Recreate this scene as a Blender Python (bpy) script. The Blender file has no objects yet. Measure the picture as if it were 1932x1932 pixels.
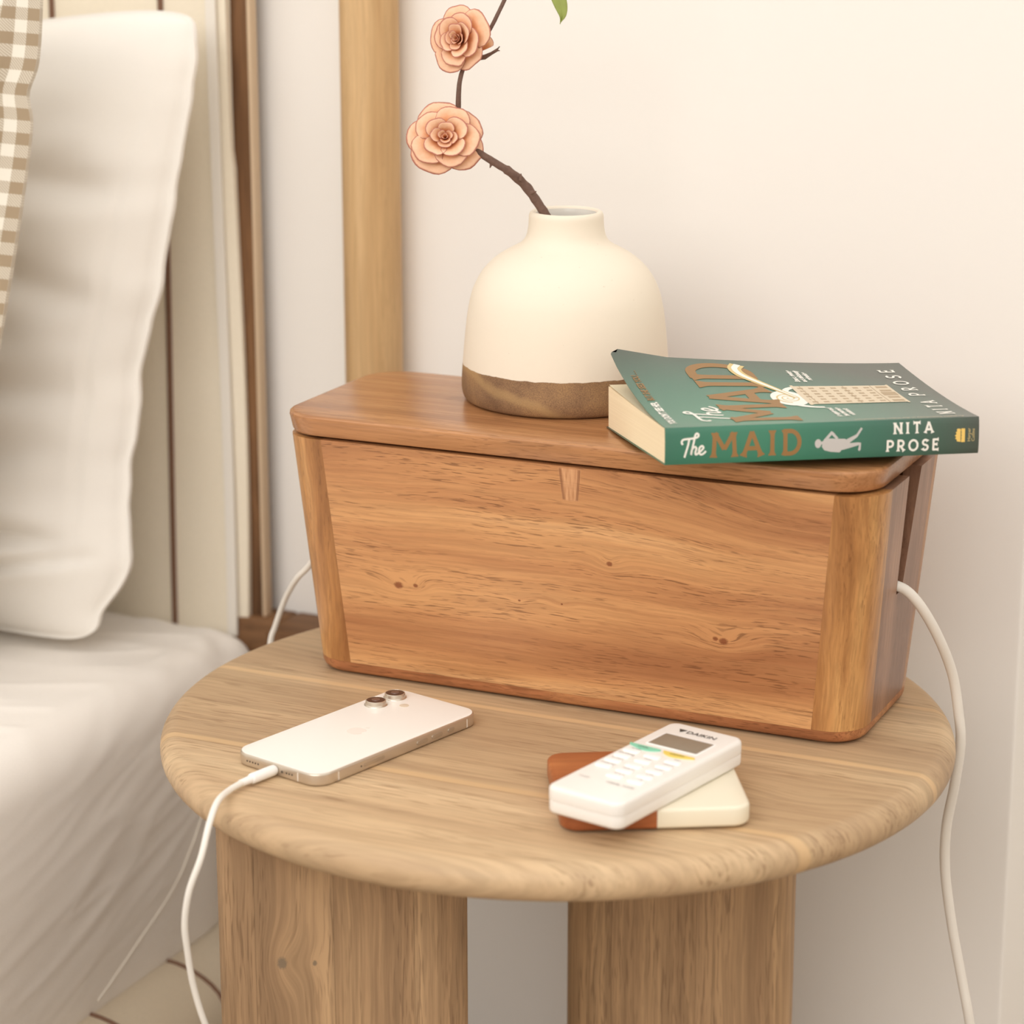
import bpy, bmesh, math, random
from mathutils import Vector, Matrix, noise, geometry
random.seed(7)
PI = math.pi
SC = bpy.context.scene
COL = SC.collection

# ------------------------------------------------------------------ camera
cam_d = bpy.data.cameras.new('camera')
cam = bpy.data.objects.new('camera', cam_d); COL.objects.link(cam)
cam_d.sensor_width = 36.0
cam_d.lens = 36.0 * 4899.88 / 1932
_r = Vector((0.90669538, 0.42178525, -0.00082724)); _u = Vector((-0.11014055, 0.23865717, 0.96483771)); _f = Vector((-0.40715175, 0.87472279, -0.26284501))
cam.matrix_world = Matrix(((_r.x, _u.x, -_f.x, 0.63205935), (_r.y, _u.y, -_f.y, -1.42539232), (_r.z, _u.z, -_f.z, 1.10696997), (0, 0, 0, 1)))
cam_d.clip_start = 0.05
cam_d.dof.use_dof = True
cam_d.dof.focus_distance = 1.63
cam_d.dof.aperture_fstop = 5.6
SC.camera = cam
SC.view_settings.view_transform = 'Standard'
SC.view_settings.look = 'None'
SC.view_settings.gamma = 1.0
SC.view_settings.use_curve_mapping = False
SC.view_settings.exposure = -0.02

# ------------------------------------------------------------------ light
world = bpy.data.worlds.new('daylit_room'); SC.world = world
world.use_nodes = True
_bg = world.node_tree.nodes['Background']
_bg.inputs[0].default_value = (1.0, 0.968, 0.93, 1)
_bg.inputs[1].default_value = 1.35

def area(name, loc, target, sx, sy, power, color):
    l = bpy.data.lights.new(name, 'AREA'); l.shape = 'RECTANGLE'; l.size = sx; l.size_y = sy
    l.energy = power; l.color = color
    o = bpy.data.objects.new(name, l); COL.objects.link(o)
    o.location = loc
    o.rotation_euler = (Vector(target) - Vector(loc)).to_track_quat('-Z', 'Y').to_euler()
    return o
area('window_daylight', (0.15, -2.6, 2.0), (-0.05, 0.1, 0.75), 2.6, 1.3, 36, (1.0, 0.982, 0.962))

# ------------------------------------------------------------------ helpers
def lin(r, g=None, b=None):
    if g is None: g = b = r
    f = lambda c: (c / 255 / 12.92) if c / 255 <= 0.04045 else ((c / 255 + 0.055) / 1.055) ** 2.4
    return (f(r), f(g), f(b), 1.0)

def empty(name, loc, rz=0.0):
    o = bpy.data.objects.new(name, None); COL.objects.link(o)
    o.empty_display_size = 0.02
    o.location = loc; o.rotation_euler = (0, 0, rz)
    return o

def tag(o, label=None, cat=None, group=None, kind=None):
    if label: o['label'] = label
    if cat: o['category'] = cat
    if group: o['group'] = group
    if kind: o['kind'] = kind
    return o

def obj(name, bm, mat, parent=None, smooth=True, sharp=35):
    me = bpy.data.meshes.new(name)
    bmesh.ops.recalc_face_normals(bm, faces=bm.faces)
    if smooth:
        for f in bm.faces: f.smooth = True
        lim = math.radians(sharp)
        for e in bm.edges:
            if len(e.link_faces) == 2 and e.calc_face_angle(0) > lim: e.smooth = False
    bm.to_mesh(me); bm.free()
    if mat: me.materials.append(mat)
    o = bpy.data.objects.new(name, me); COL.objects.link(o)
    if parent: o.parent = parent
    return o

def raw(name, vs, fs, mat, parent=None, smooth=True, sharp=35):
    bm = bmesh.new()
    vv = [bm.verts.new(v) for v in vs]
    for f in fs:
        try: bm.faces.new([vv[i] for i in f])
        except ValueError: pass
    return obj(name, bm, mat, parent, smooth, sharp)

def ring_stack(rings, cap0=True, cap1=True, closed=True):
    bm = bmesh.new()
    R = [[bm.verts.new(p) for p in r] for r in rings]
    n = len(rings[0])
    for a, b in zip(R[:-1], R[1:]):
        for i in range(n if closed else n - 1):
            j = (i + 1) % n
            bm.faces.new((a[i], a[j], b[j], b[i]))
    if cap0: bm.faces.new(R[0][::-1])
    if cap1: bm.faces.new(R[-1])
    return bm

def rrect(hx, hy, r, z, cx=0, cy=0, n=6):
    r = max(min(r, hx - 1e-5, hy - 1e-5), 1e-5)
    P = []
    for sx, sy, a0 in ((1, 1, 0), (-1, 1, 90), (-1, -1, 180), (1, -1, 270)):
        for i in range(n + 1):
            a = math.radians(a0 + 90 * i / n)
            P.append((cx + sx * (hx - r) + r * math.cos(a), cy + sy * (hy - r) + r * math.sin(a), z))
    return P

def slab(hx, hy, r, z0, z1, bev=0.001, cx=0, cy=0, n=6, bot=None):
    """rounded rectangular slab with rounded arrises"""
    bot = bev if bot is None else bot
    rings = []
    for k in range(4):
        a = PI / 2 * k / 3
        rings.append(rrect(hx - bot * (1 - math.sin(a)), hy - bot * (1 - math.sin(a)), r - bot * (1 - math.sin(a)), z0 + bot * (1 - math.cos(a)), cx, cy, n))
    for k in range(4):
        a = PI / 2 * k / 3
        rings.append(rrect(hx - bev * (1 - math.cos(a)), hy - bev * (1 - math.cos(a)), r - bev * (1 - math.cos(a)), z1 - bev + bev * math.sin(a), cx, cy, n))
    return ring_stack(rings)

def box(x0, x1, y0, y1, z0, z1, bev=0.0):
    bm = bmesh.new()
    bmesh.ops.create_cube(bm, size=1)
    for v in bm.verts:
        v.co = Vector(((x0 + x1) / 2 + v.co.x * (x1 - x0), (y0 + y1) / 2 + v.co.y * (y1 - y0), (z0 + z1) / 2 + v.co.z * (z1 - z0)))
    if bev: bmesh.ops.bevel(bm, geom=bm.edges[:], offset=bev, segments=3, profile=0.5, affect='EDGES')
    return bm

def lathe(prof, n=64, cx=0, cy=0):
    return ring_stack([[(cx + r * math.cos(2 * PI * i / n), cy + r * math.sin(2 * PI * i / n), z) for i in range(n)] for r, z in prof])

def catmull(P, k=8):
    P = [Vector(p) for p in P]
    Q = [P[0] * 2 - P[1]] + P + [P[-1] * 2 - P[-2]]
    out = []
    for i in range(1, len(Q) - 2):
        a, b, c, d = Q[i - 1:i + 3]
        for j in range(k):
            t = j / k
            out.append(0.5 * ((2 * b) + (c - a) * t + (2 * a - 5 * b + 4 * c - d) * t * t + (3 * b - a - 3 * c + d) * t ** 3))
    out.append(P[-1])
    return out

def tube_bm(P, rad, n=12, bump=None):
    """rad: number or list; parallel transported tube"""
    P = [Vector(p) for p in P]
    if not isinstance(rad, (list, tuple)): rad = [rad] * len(P)
    T = [(P[min(i + 1, len(P) - 1)] - P[max(i - 1, 0)]).normalized() for i in range(len(P))]
    up = Vector((0, 0, 1)) if abs(T[0].z) < 0.9 else Vector((1, 0, 0))
    N = (up - T[0] * up.dot(T[0])).normalized()
    rings = []
    for i, p in enumerate(P):
        N = (N - T[i] * N.dot(T[i])).normalized(); B = T[i].cross(N)
        rr = []
        for k in range(n):
            a = 2 * PI * k / n
            q = rad[i] * (1 + (bump(p, a) if bump else 0))
            rr.append(p + N * math.cos(a) * q + B * math.sin(a) * q)
        rings.append(rr)
    return ring_stack(rings)

def split(bm, co, no, gap=0.0):
    """cut a closed bmesh by a plane -> two closed bmeshes (behind, ahead)"""
    res = []
    for s in (1, -1):
        b = bm.copy()
        c = Vector(co) - Vector(no) * (gap * s)
        r = bmesh.ops.bisect_plane(b, geom=b.verts[:] + b.edges[:] + b.faces[:], dist=1e-7, plane_co=c, plane_no=Vector(no) * s, clear_outer=True)
        ed = [e for e in r['geom_cut'] if isinstance(e, bmesh.types.BMEdge)]
        bmesh.ops.holes_fill(b, edges=ed, sides=0)
        res.append(b)
    bm.free()
    return res

def planks(bm, axis, cuts, gap=0.00006):
    no = {'X': (1, 0, 0), 'Y': (0, 1, 0), 'Z': (0, 0, 1)}[axis]
    out = []
    cur = bm
    for c in cuts:
        co = tuple(c * k for k in no)
        a, cur = split(cur, co, no, gap)
        out.append(a)
    out.append(cur)
    return out

# ------------------------------------------------------------------ node expression helper
class NT:
    def __init__(s, name):
        s.m = bpy.data.materials.new(name); s.m.use_nodes = True
        s.t = s.m.node_tree; s.N = s.t.nodes; s.L = s.t.links
        s.bsdf = s.N['Principled BSDF']
    def new(s, typ, **kw):
        n = s.N.new(typ)
        for k, v in kw.items(): setattr(n, k, v)
        return n
    def put(s, sock, v):
        if hasattr(v, 'links') or isinstance(v, bpy.types.NodeSocket): s.L.new(v, sock)
        else: sock.default_value = v
    def m_(s, op, a, b=0.0, c=None):
        n = s.new('ShaderNodeMath', operation=op)
        s.put(n.inputs[0], a); s.put(n.inputs[1], b)
        if c is not None: s.put(n.inputs[2], c)
        return n.outputs[0]
    def add(s, a, b): return s.m_('ADD', a, b)
    def mul(s, a, b): return s.m_('MULTIPLY', a, b)
    def xyz(s, coord='Object'):
        tc = s.new('ShaderNodeTexCoord'); sp = s.new('ShaderNodeSeparateXYZ'); s.L.new(tc.outputs[coord], sp.inputs[0])
        return sp.outputs[0], sp.outputs[1], sp.outputs[2]
    def vec(s, x, y, z):
        n = s.new('ShaderNodeCombineXYZ'); s.put(n.inputs[0], x); s.put(n.inputs[1], y); s.put(n.inputs[2], z); return n.outputs[0]
    def noise(s, v, scale=1.0, detail=2.0, rough=0.5, dist=0.0):
        n = s.new('ShaderNodeTexNoise'); s.put(n.inputs['Vector'], v); n.inputs['Scale'].default_value = scale
        n.inputs['Detail'].default_value = detail; n.inputs['Roughness'].default_value = rough; n.inputs['Distortion'].default_value = dist
        return n.outputs[0]
    def ramp(s, f, stops):
        n = s.new('ShaderNodeValToRGB'); s.L.new(f, n.inputs[0])
        e = n.color_ramp.elements
        while len(e) < len(stops): e.new(0.5)
        for i, (p, c) in enumerate(stops): e[i].position = p; e[i].color = c if len(c) == 4 else (*c, 1)
        return n.outputs[0]
    def step(s, f, lo, hi):
        n = s.new('ShaderNodeMapRange', interpolation_type='SMOOTHSTEP'); s.L.new(f, n.inputs[0])
        n.inputs[1].default_value = lo; n.inputs[2].default_value = hi; return n.outputs[0]
    def mix(s, f, a, b, mode='MIX'):
        n = s.new('ShaderNodeMix', data_type='RGBA', blend_type=mode)
        s.put(n.inputs[0], f); s.put(n.inputs[6], a); s.put(n.inputs[7], b); return n.outputs[2]
    def attr(s, name):
        n = s.new('ShaderNodeAttribute', attribute_type='OBJECT', attribute_name=name); return n.outputs['Fac']
    def bump(s, h, strength=0.3, dist=0.001):
        n = s.new('ShaderNodeBump'); n.inputs['Strength'].default_value = strength; n.inputs['Distance'].default_value = dist
        s.L.new(h, n.inputs['Height']); s.L.new(n.outputs[0], s.bsdf.inputs['Normal'])
    def out(s, color, rough=0.5, spec=0.5, **kw):
        s.put(s.bsdf.inputs['Base Color'], color); s.put(s.bsdf.inputs['Roughness'], rough)
        s.bsdf.inputs['Specular IOR Level'].default_value = spec
        for k, v in kw.items(): s.bsdf.inputs[k].default_value = v
        return s.m

def plain(name, c, rough=0.5, spec=0.5, grain=0.0, gs=400, bump=0.0, **kw):
    n = NT(name)
    col = c
    if grain or bump:
        x, y, z = n.xyz()
        f = n.noise(n.vec(x, y, z), gs, 3, 0.6)
        if grain: col = n.mix(n.mul(n.step(f, 0.3, 0.7), grain), c, tuple(k * 0.72 for k in c[:3]) + (1,))
        if bump: n.bump(f, bump, 0.0006)
    return n.out(col, rough, spec, **kw)

def wood(name, grain, stops, band=26.0, along=1.6, warp=0.012, fiber=0.16, pore=0.5, pore_col=None, rough=0.4, spec=0.45, knots=(), knot_col=None, pscale=1.0, patch=None, tint=None, bmp=0.12, streak=0.0, streak_col=None, pz=(0.56, 0.66), wsc=1.0, sap=(), sap_col=None):
    """grain: axis letters (along, across, third) e.g. 'XZY'.  knots: (u, v, strength, su, sv, spot)."""
    n = NT(name)
    c = dict(zip('XYZ', n.xyz()))
    u, v, w = c[grain[0]], c[grain[1]], c[grain[2]]
    off = n.attr('tone')
    u = n.add(u, n.mul(off, 3.7)); w = n.add(w, n.mul(off, 5.1))
    uu = c[grain[0]]
    wr = n.noise(n.vec(n.mul(u, 5.0), n.mul(v, 9.0), n.mul(w, 9.0)), 1.0, 2, 0.5)
    g = n.add(v, n.mul(n.add(wr, -0.5), warp * 2.0))
    wr2 = n.noise(n.vec(n.mul(u, 22.0), n.mul(v, 40.0), n.mul(w, 30.0)), 1.0, 2, 0.5)
    g = n.add(g, n.mul(n.add(wr2, -0.5), warp * 0.35))
    spots = None
    for (ku, kv, amp, su, sv, spot) in knots:
        du = n.mul(n.add(uu, -ku), 1 / su); dv = n.mul(n.add(v, -kv), 1 / sv)
        d2 = n.add(n.mul(du, du), n.mul(dv, dv))
        g = n.add(g, n.mul(n.m_('POWER', 2.718, n.mul(d2, -1.0)), amp))
        if spot:
            du = n.mul(n.add(uu, -ku), 1 / (spot * 1.35)); dv = n.mul(n.add(v, -kv), 1 / spot)
            d2 = n.add(n.mul(du, du), n.mul(dv, dv))
            nz = n.noise(n.vec(n.mul(uu, 900.0), n.mul(v, 900.0), 0.0), 1.0, 2, 0.6)
            e = n.step(n.add(d2, n.mul(n.add(nz, -0.5), 1.2)), 1.5, 0.25)
            spots = e if spots is None else n.m_('MAXIMUM', spots, e)
    b1 = n.noise(n.vec(n.mul(u, along), n.mul(g, band), n.mul(w, band * 0.35)), 1.0, 3, 0.55)
    col = n.ramp(b1, stops)
    # fine fibre
    fb = n.noise(n.vec(n.mul(u, 14.0 * pscale), n.mul(g, 420.0 * pscale), n.mul(w, 420.0 * pscale * wsc)), 1.0, 3, 0.6)
    col = n.mix(n.mul(n.step(fb, 0.35, 0.68), fiber), col, tuple(k * 0.55 for k in stops[0][1][:3]) + (1,))
    # fine tight lines that follow the figure
    fl = n.noise(n.vec(n.mul(u, 5.0), n.mul(g, band * 9), n.mul(w, band * 3)), 1.0, 2, 0.6)
    col = n.mix(n.mul(n.step(fl, 0.5, 0.72), fiber * 1.4), col, stops[0][1] if len(stops[0][1]) == 4 else (*stops[0][1], 1))
    if pore:
        pc = pore_col or tuple(k * 0.3 for k in stops[0][1][:3]) + (1,)
        pn = n.noise(n.vec(n.mul(u, 75.0 * pscale), n.mul(g, 1100.0 * pscale), n.mul(w, 1100.0 * pscale * wsc)), 1.0, 1, 0.5)
        msk = n.step(n.noise(n.vec(n.mul(u, 6.0), n.mul(g, band * 2.2), n.mul(w, band)), 1.0, 2, 0.6), 0.40, 0.60)
        pm = n.mul(n.mul(n.step(pn, pz[0], pz[1]), n.add(n.mul(msk, 0.85), 0.15)), pore)
        col = n.mix(pm, col, pc)
    if streak:
        sn = n.noise(n.vec(n.mul(u, 2.2), n.mul(g, band * 1.1), n.mul(n.add(w, 3.0), band * 0.3)), 1.0, 2, 0.5)
        col = n.mix(n.mul(n.step(sn, 0.56, 0.70), streak), col, streak_col)
    if spots is not None:
        col = n.mix(n.mul(spots, 0.8), col, knot_col or (0.12, 0.035, 0.012, 1))
    if patch:  # small inset dutchman plug: lighter, grain turned
        (px_, pv, hw, hh) = patch
        du = n.m_('ABSOLUTE', n.mul(n.add(uu, -px_), 1 / hw)); dv = n.m_('ABSOLUTE', n.mul(n.add(v, -pv), 1 / hh))
        taper = n.add(du, n.mul(n.mul(n.add(v, -pv), -1 / hh), 0.18))
        inside = n.mul(n.step(taper, 1.12, 0.95), n.step(dv, 1.08, 0.9))
        edge = n.mul(inside, n.step(taper, 0.62, 0.86))
        gg = n.noise(n.vec(n.mul(uu, 1400.0), n.mul(v, 60.0), 0.0), 1.0, 2, 0.6)
        pc2 = n.ramp(gg, [(0.35, lin(182, 128, 88)), (0.6, lin(220, 168, 124))])
        pc2 = n.mix(n.mul(edge, 0.75), pc2, lin(120, 70, 42))
        col = n.mix(n.mul(inside, 0.8), col, pc2)
    for (sv_, wd_) in sap:      # pale sapwood edge of a board
        nn = n.noise(n.vec(n.mul(uu, 12.0), 0.0, 0.0), 1.0, 2, 0.5)
        dd = n.add(n.add(v, -sv_), n.mul(n.add(nn, -0.5), wd_ * 0.9))
        col = n.mix(n.mul(n.step(n.m_('ABSOLUTE', dd), wd_, wd_ * 0.35), 0.6), col, sap_col)
    col = n.mix(1.0, col, n.vec(*[n.add(1.0, n.mul(n.attr('shade'), k)) for k in (0.30, 0.34, 0.40)]), 'MULTIPLY')
    n.bump(n.add(fb, n.mul(fl, 0.5)), bmp, 0.0004)
    return n.out(col, rough, spec)

# ------------------------------------------------------------------ materials
M = {}
M['wall'] = plain('wall_paint', lin(246, 242, 236), 0.75, 0.3, bump=0.05, gs=60)
M['floor'] = plain('floor_stone', lin(156, 140, 122), 0.6, 0.3, grain=0.2, gs=6)
bx = [(0.30, lin(168, 112, 72)), (0.45, lin(198, 142, 94)), (0.58, lin(212, 158, 106)), (0.72, lin(224, 174, 122))]
kn = [(-0.1198, 0.0690, 0.006, 0.014, 0.008, 0.0024), (-0.1075, 0.0702, 0.004, 0.008, 0.006, 0.0013), (0.0285, 0.1018, 0.005, 0.010, 0.007, 0.0016),
      (-0.0341, 0.0694, 0.002, 0.008, 0.004, 0.0007), (-0.0047, 0.0707, 0.002, 0.008, 0.004, 0.0006), (0.1031, 0.0602, 0.009, 0.018, 0.009, 0.0022), (0.0978, 0.0612, 0.0, 0.020, 0.012, 0.0014)]
wide = [(0.175, 0.185, 0.055, 0.10, 0.055, 0), (-0.03, -0.02, -0.02, 0.14, 0.03, 0)]
M['box_front'] = wood('acacia_front_panel', 'XZY', bx, band=30, along=2.2, warp=0.008, fiber=0.26, pore=0.55, pore_col=lin(84, 46, 24), rough=0.38, knots=kn + wide, knot_col=lin(120, 58, 30), patch=(0.0033, 0.1510, 0.0062, 0.0105), streak=0.35, streak_col=lin(132, 78, 44))
bl = [(0.30, lin(156, 104, 66)), (0.5, lin(180, 126, 82)), (0.65, lin(194, 140, 94)), (0.8, lin(206, 156, 108))]
M['box_lid'] = wood('acacia_lid', 'XYZ', bl, band=34, along=1.3, warp=0.006, fiber=0.30, pore=0.40, pore_col=lin(96, 58, 36), rough=0.26, spec=0.5, streak=0.3, streak_col=lin(140, 82, 46), bmp=0.05)
bp_ = [(0.30, lin(148, 98, 56)), (0.5, lin(182, 128, 76)), (0.62, lin(200, 146, 90)), (0.78, lin(224, 176, 114))]
M['box_post'] = wood('acacia_corner_post', 'ZXY', bp_, band=42, along=4, warp=0.014, fiber=0.30, pore=0.35, pore_col=lin(90, 52, 28), rough=0.33, streak=0.35, streak_col=lin(140, 84, 46))
be = [(0.30, lin(128, 92, 72)), (0.5, lin(156, 116, 92)), (0.7, lin(176, 134, 108))]
M['box_end'] = wood('acacia_end_panel', 'ZYX', be, band=30, along=5, warp=0.02, fiber=0.30, pore=0.35, pore_col=lin(80, 50, 34), rough=0.36, streak=0.3, streak_col=lin(108, 72, 50))
bb = [(0.30, lin(146, 92, 58)), (0.5, lin(184, 122, 80)), (0.65, lin(200, 140, 92)), (0.8, lin(214, 158, 108))]
M['box_base'] = wood('acacia_base', 'XYZ', bb, band=60, along=8, warp=0.02, fiber=0.35, pore=0.5, pore_col=lin(80, 40, 20), rough=0.36, streak=0.45, streak_col=lin(104, 54, 28))
tt = [(0.28, lin(172, 142, 110)), (0.45, lin(194, 163, 127)), (0.58, lin(206, 176, 138)), (0.75, lin(220, 191, 152))]
M['table_top'] = wood('teak_table_top', 'XYZ', tt, band=17, along=0.9, warp=0.0045, fiber=0.30, pore=0.50, pore_col=lin(134, 102, 72), rough=0.5, spec=0.35, pscale=0.55,
                      streak=0.30, streak_col=lin(158, 128, 96), knots=[(-0.15, 0.03, 0.010, 0.06, 0.025, 0), (0.19, -0.075, 0.010, 0.03, 0.02, 0.0)], pz=(0.54, 0.68), wsc=0.3, sap=((-0.1345, 0.0050), (-0.0095, 0.0045), (0.1045, 0.004)), sap_col=lin(226, 190, 142))
tl = [(0.28, lin(150, 120, 90)), (0.45, lin(180, 146, 110)), (0.6, lin(194, 159, 120)), (0.75, lin(210, 174, 132))]
M['table_leg_plain'] = wood('teak_table_leg_plain', 'ZXY', tl, band=26, along=1.4, warp=0.006, fiber=0.42, pore=0.45, pore_col=lin(110, 84, 62), rough=0.55, spec=0.3, pscale=0.6, streak=0.30, streak_col=lin(134, 104, 78), pz=(0.52, 0.66))
M['table_leg'] = wood('teak_table_leg', 'ZXY', tl, band=26, along=1.6, warp=0.005, fiber=0.40, pore=0.5, pore_col=lin(104, 78, 54), rough=0.55, spec=0.3, pscale=0.6,
                      streak=0.35, streak_col=lin(128, 98, 70), knots=[(-0.076, -0.036, 0.011, 0.020, 0.011, 0.0030), (-0.076, -0.016, 0.003, 0.009, 0.007, 0.0014)], knot_col=lin(122, 108, 90), pz=(0.52, 0.66))
po = [(0.3, lin(196, 158, 112)), (0.5, lin(218, 182, 134)), (0.7, lin(230, 196, 150))]
M['post'] = wood('oak_bed_post', 'ZXY', po, band=60, along=2.5, warp=0.008, fiber=0.2, pore=0.12, rough=0.5, spec=0.3, knots=[(0.95, -0.003, 0.01, 0.02, 0.006, 0.003)], knot_col=lin(170, 134, 92))
dk = [(0.3, lin(92, 64, 42)), (0.5, lin(128, 92, 62)), (0.7, lin(160, 118, 80))]
M['dark_wood'] = wood('brown_headboard_wood', 'ZXY', dk, band=70, along=6, warp=0.012, fiber=0.25, pore=0.15, rough=0.6, spec=0.25)
M['ledge'] = wood('brown_ledge_wood', 'XYZ', dk, band=40, along=4, warp=0.012, fiber=0.25, pore=0.15, rough=0.6, spec=0.25)
M['lit_edge'] = plain('lit_wood_edge', lin(214, 190, 160), 0.6, 0.3)  # lit side of the brown headboard wood, its brightness put into the colour
cw = [(0.3, lin(150, 82, 44)), (0.5, lin(178, 104, 60)), (0.7, lin(194, 122, 72))]
M['coaster_wood'] = wood('coaster_wood', 'XYZ', cw, band=50, along=8, warp=0.01, fiber=0.25, pore=0.3, rough=0.4)
M['marble'] = plain('cream_marble', lin(240, 231, 208), 0.35, 0.5, grain=0.12, gs=25)
M['rubber'] = plain('clear_rubber', lin(225, 215, 200), 0.3, 0.5)
M['black_rubber'] = plain('black_rubber', lin(30, 26, 24), 0.6)

def cloth(name, c, weave=0.10, rough=0.85, big=0.0, scale=1600, bmp=0.35):
    n = NT(name)
    x, y, z = n.xyz()
    f = n.noise(n.vec(n.mul(x, 0.35), n.mul(y, 0.35), z), scale, 2, 0.6)
    f2 = n.noise(n.vec(x, y, n.mul(z, 0.3)), scale, 2, 0.6)
    h = n.add(n.mul(f, 0.5), n.mul(f2, 0.5))
    b = n.noise(n.vec(x, y, z), 9, 3, 0.5)
    col = n.mix(n.mul(n.step(h, 0.4, 0.62), weave), c, tuple(k * 0.7 for k in c[:3]) + (1,))
    if big: col = n.mix(n.mul(n.step(b, 0.35, 0.7), big), col, tuple(k * d for k, d in zip(c[:3], (0.93, 0.88, 0.80))) + (1,))
    n.bump(h, bmp, 0.0004)
    m = n.out(col, rough, 0.2)
    n.bsdf.inputs['Sheen Weight'].default_value = 0.15
    return m
M['pillow'] = cloth('white_pillow_cotton', lin(245, 240, 232), 0.04, big=0.10)
M['sheet'] = cloth('off_white_sheet', lin(242, 235, 226), 0.08, big=0.08)
M['canvas'] = cloth('cream_canvas', lin(247, 237, 217), 0.10, big=0.15, scale=900)
M['canvas_roll'] = cloth('darker_canvas', lin(214, 199, 175), 0.22, big=0.3, scale=1100)  # same fabric as the headboard canvas, in a darker tone
M['piping'] = plain('brown_piping', lin(132, 100, 82), 0.8, 0.2, grain=0.5, gs=900)
M['tape'] = plain('white_tape', lin(240, 234, 224), 0.7, 0.2)
M['thread'] = plain('seam_thread', lin(236, 228, 214), 0.8, 0.2)
M['cable'] = plain('white_cable', lin(240, 235, 226), 0.45, 0.4, bump=0.15, gs=1500)
M['cable_smooth'] = plain('white_power_cable', lin(238, 232, 222), 0.4, 0.4)
M['plug'] = plain('white_plug', lin(248, 246, 242), 0.3, 0.5)

n = NT('gingham_check')
tc = n.new('ShaderNodeUVMap'); sp = n.new('ShaderNodeSeparateXYZ'); n.L.new(tc.outputs[0], sp.inputs[0])
def stripe(s):
    return n.step(n.m_('SINE', n.mul(s, 2 * PI)), -0.06, 0.06)
gx = stripe(sp.outputs[0]); gy = stripe(sp.outputs[1])
tw = n.step(n.m_('SINE', n.mul(n.add(sp.outputs[0], sp.outputs[1]), 2 * PI * 9)), -0.3, 0.3)
half = n.mul(n.m_('ABSOLUTE', n.m_('SUBTRACT', gx, gy)), n.add(n.mul(tw, 0.5), 0.3))
full = n.mul(gx, gy)
fac = n.m_('MAXIMUM', half, full)
M['gingham'] = n.out(n.mix(fac, lin(232, 226, 212), lin(164, 145, 120)), 0.85, 0.2)

# vase
n = NT('vase_stoneware')
x, y, z = n.xyz()
ang = n.m_('ARCTAN2', y, x)
edge = n.add(z, n.mul(n.add(n.noise(n.vec(n.mul(x, 1), n.mul(y, 1), 0.0), 90, 3, 0.6), -0.5), 0.0022))
gl = n.step(edge, 0.0240, 0.0246)
sp1 = n.noise(n.vec(x, y, z), 620, 2, 0.7)
specks = n.mul(n.step(sp1, 0.735, 0.77), 0.6)
white = n.mix(specks, lin(238, 226, 207), lin(160, 130, 100))
f1 = n.noise(n.vec(x, y, z), 1700, 2, 0.7); f2 = n.noise(n.vec(x, y, z), 30, 3, 0.6)
br = n.ramp(n.add(n.mul(f1, 0.55), n.mul(f2, 0.45)), [(0.36, lin(112, 84, 62)), (0.5, lin(142, 110, 80)), (0.62, lin(170, 134, 92))])
# diagonal glaze wipe (a paler sweep running down from upper left)
sw = n.add(z, n.mul(n.add(n.mul(x, 0.897), n.mul(y, 0.441)), 0.36))
swm = n.mul(n.step(n.m_('ABSOLUTE', n.add(sw, n.add(0.0065, n.mul(f2, -0.012)))), 0.0055, 0.001), 0.5)
br = n.mix(swm, br, lin(186, 152, 104))
M['vase'] = n.out(n.mix(gl, br, white), 0.62, 0.35)
n.bump(f1, 0.10, 0.0005)
M['vase_in'] = plain('vase_inner_glaze', lin(226, 220, 210), 0.15, 0.6)

# petals: UV.y 0 base..1 tip, UV.x -1..1
n = NT('rose_petal')
uvn = n.new('ShaderNodeUVMap'); sp = n.new('ShaderNodeSeparateXYZ'); n.L.new(uvn.outputs[0], sp.inputs[0])
ux, vy = sp.outputs[0], sp.outputs[1]
X_, Y_, Z_ = n.xyz()
nz = n.noise(n.vec(X_, Y_, Z_), 260, 3, 0.6)
base = n.ramp(n.add(vy, n.mul(n.add(nz, -0.5), 0.25)), [(0.2, lin(208, 118, 70)), (0.60, lin(232, 164, 116)), (0.92, lin(250, 214, 180))])
rimd = n.m_('MAXIMUM', vy, n.m_('ABSOLUTE', ux))
rim = n.step(n.add(rimd, n.mul(n.add(nz, -0.5), 0.05)), 0.945, 0.985)
blush = n.step(rimd, 0.7, 1.05)
c = n.mix(n.mul(blush, 0.35), base, lin(226, 138, 108))
M['petal'] = n.out(n.mix(n.mul(rim, 0.75), c, lin(168, 84, 78)), 0.6, 0.25)
n.bsdf.inputs['Subsurface Weight'].default_value = 0.0
M['stem'] = plain('brown_twig', lin(118, 92, 80), 0.75, 0.25, grain=0.7, gs=350, bump=0.4)
M['leaf'] = plain('green_leaf', lin(150, 160, 84), 0.6, 0.3, grain=0.3, gs=120)
M['leaf_mid'] = plain('leaf_midrib', lin(186, 188, 120), 0.6, 0.3)

# book
n = NT('book_cover_green')
x, y, z = n.xyz()
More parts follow.
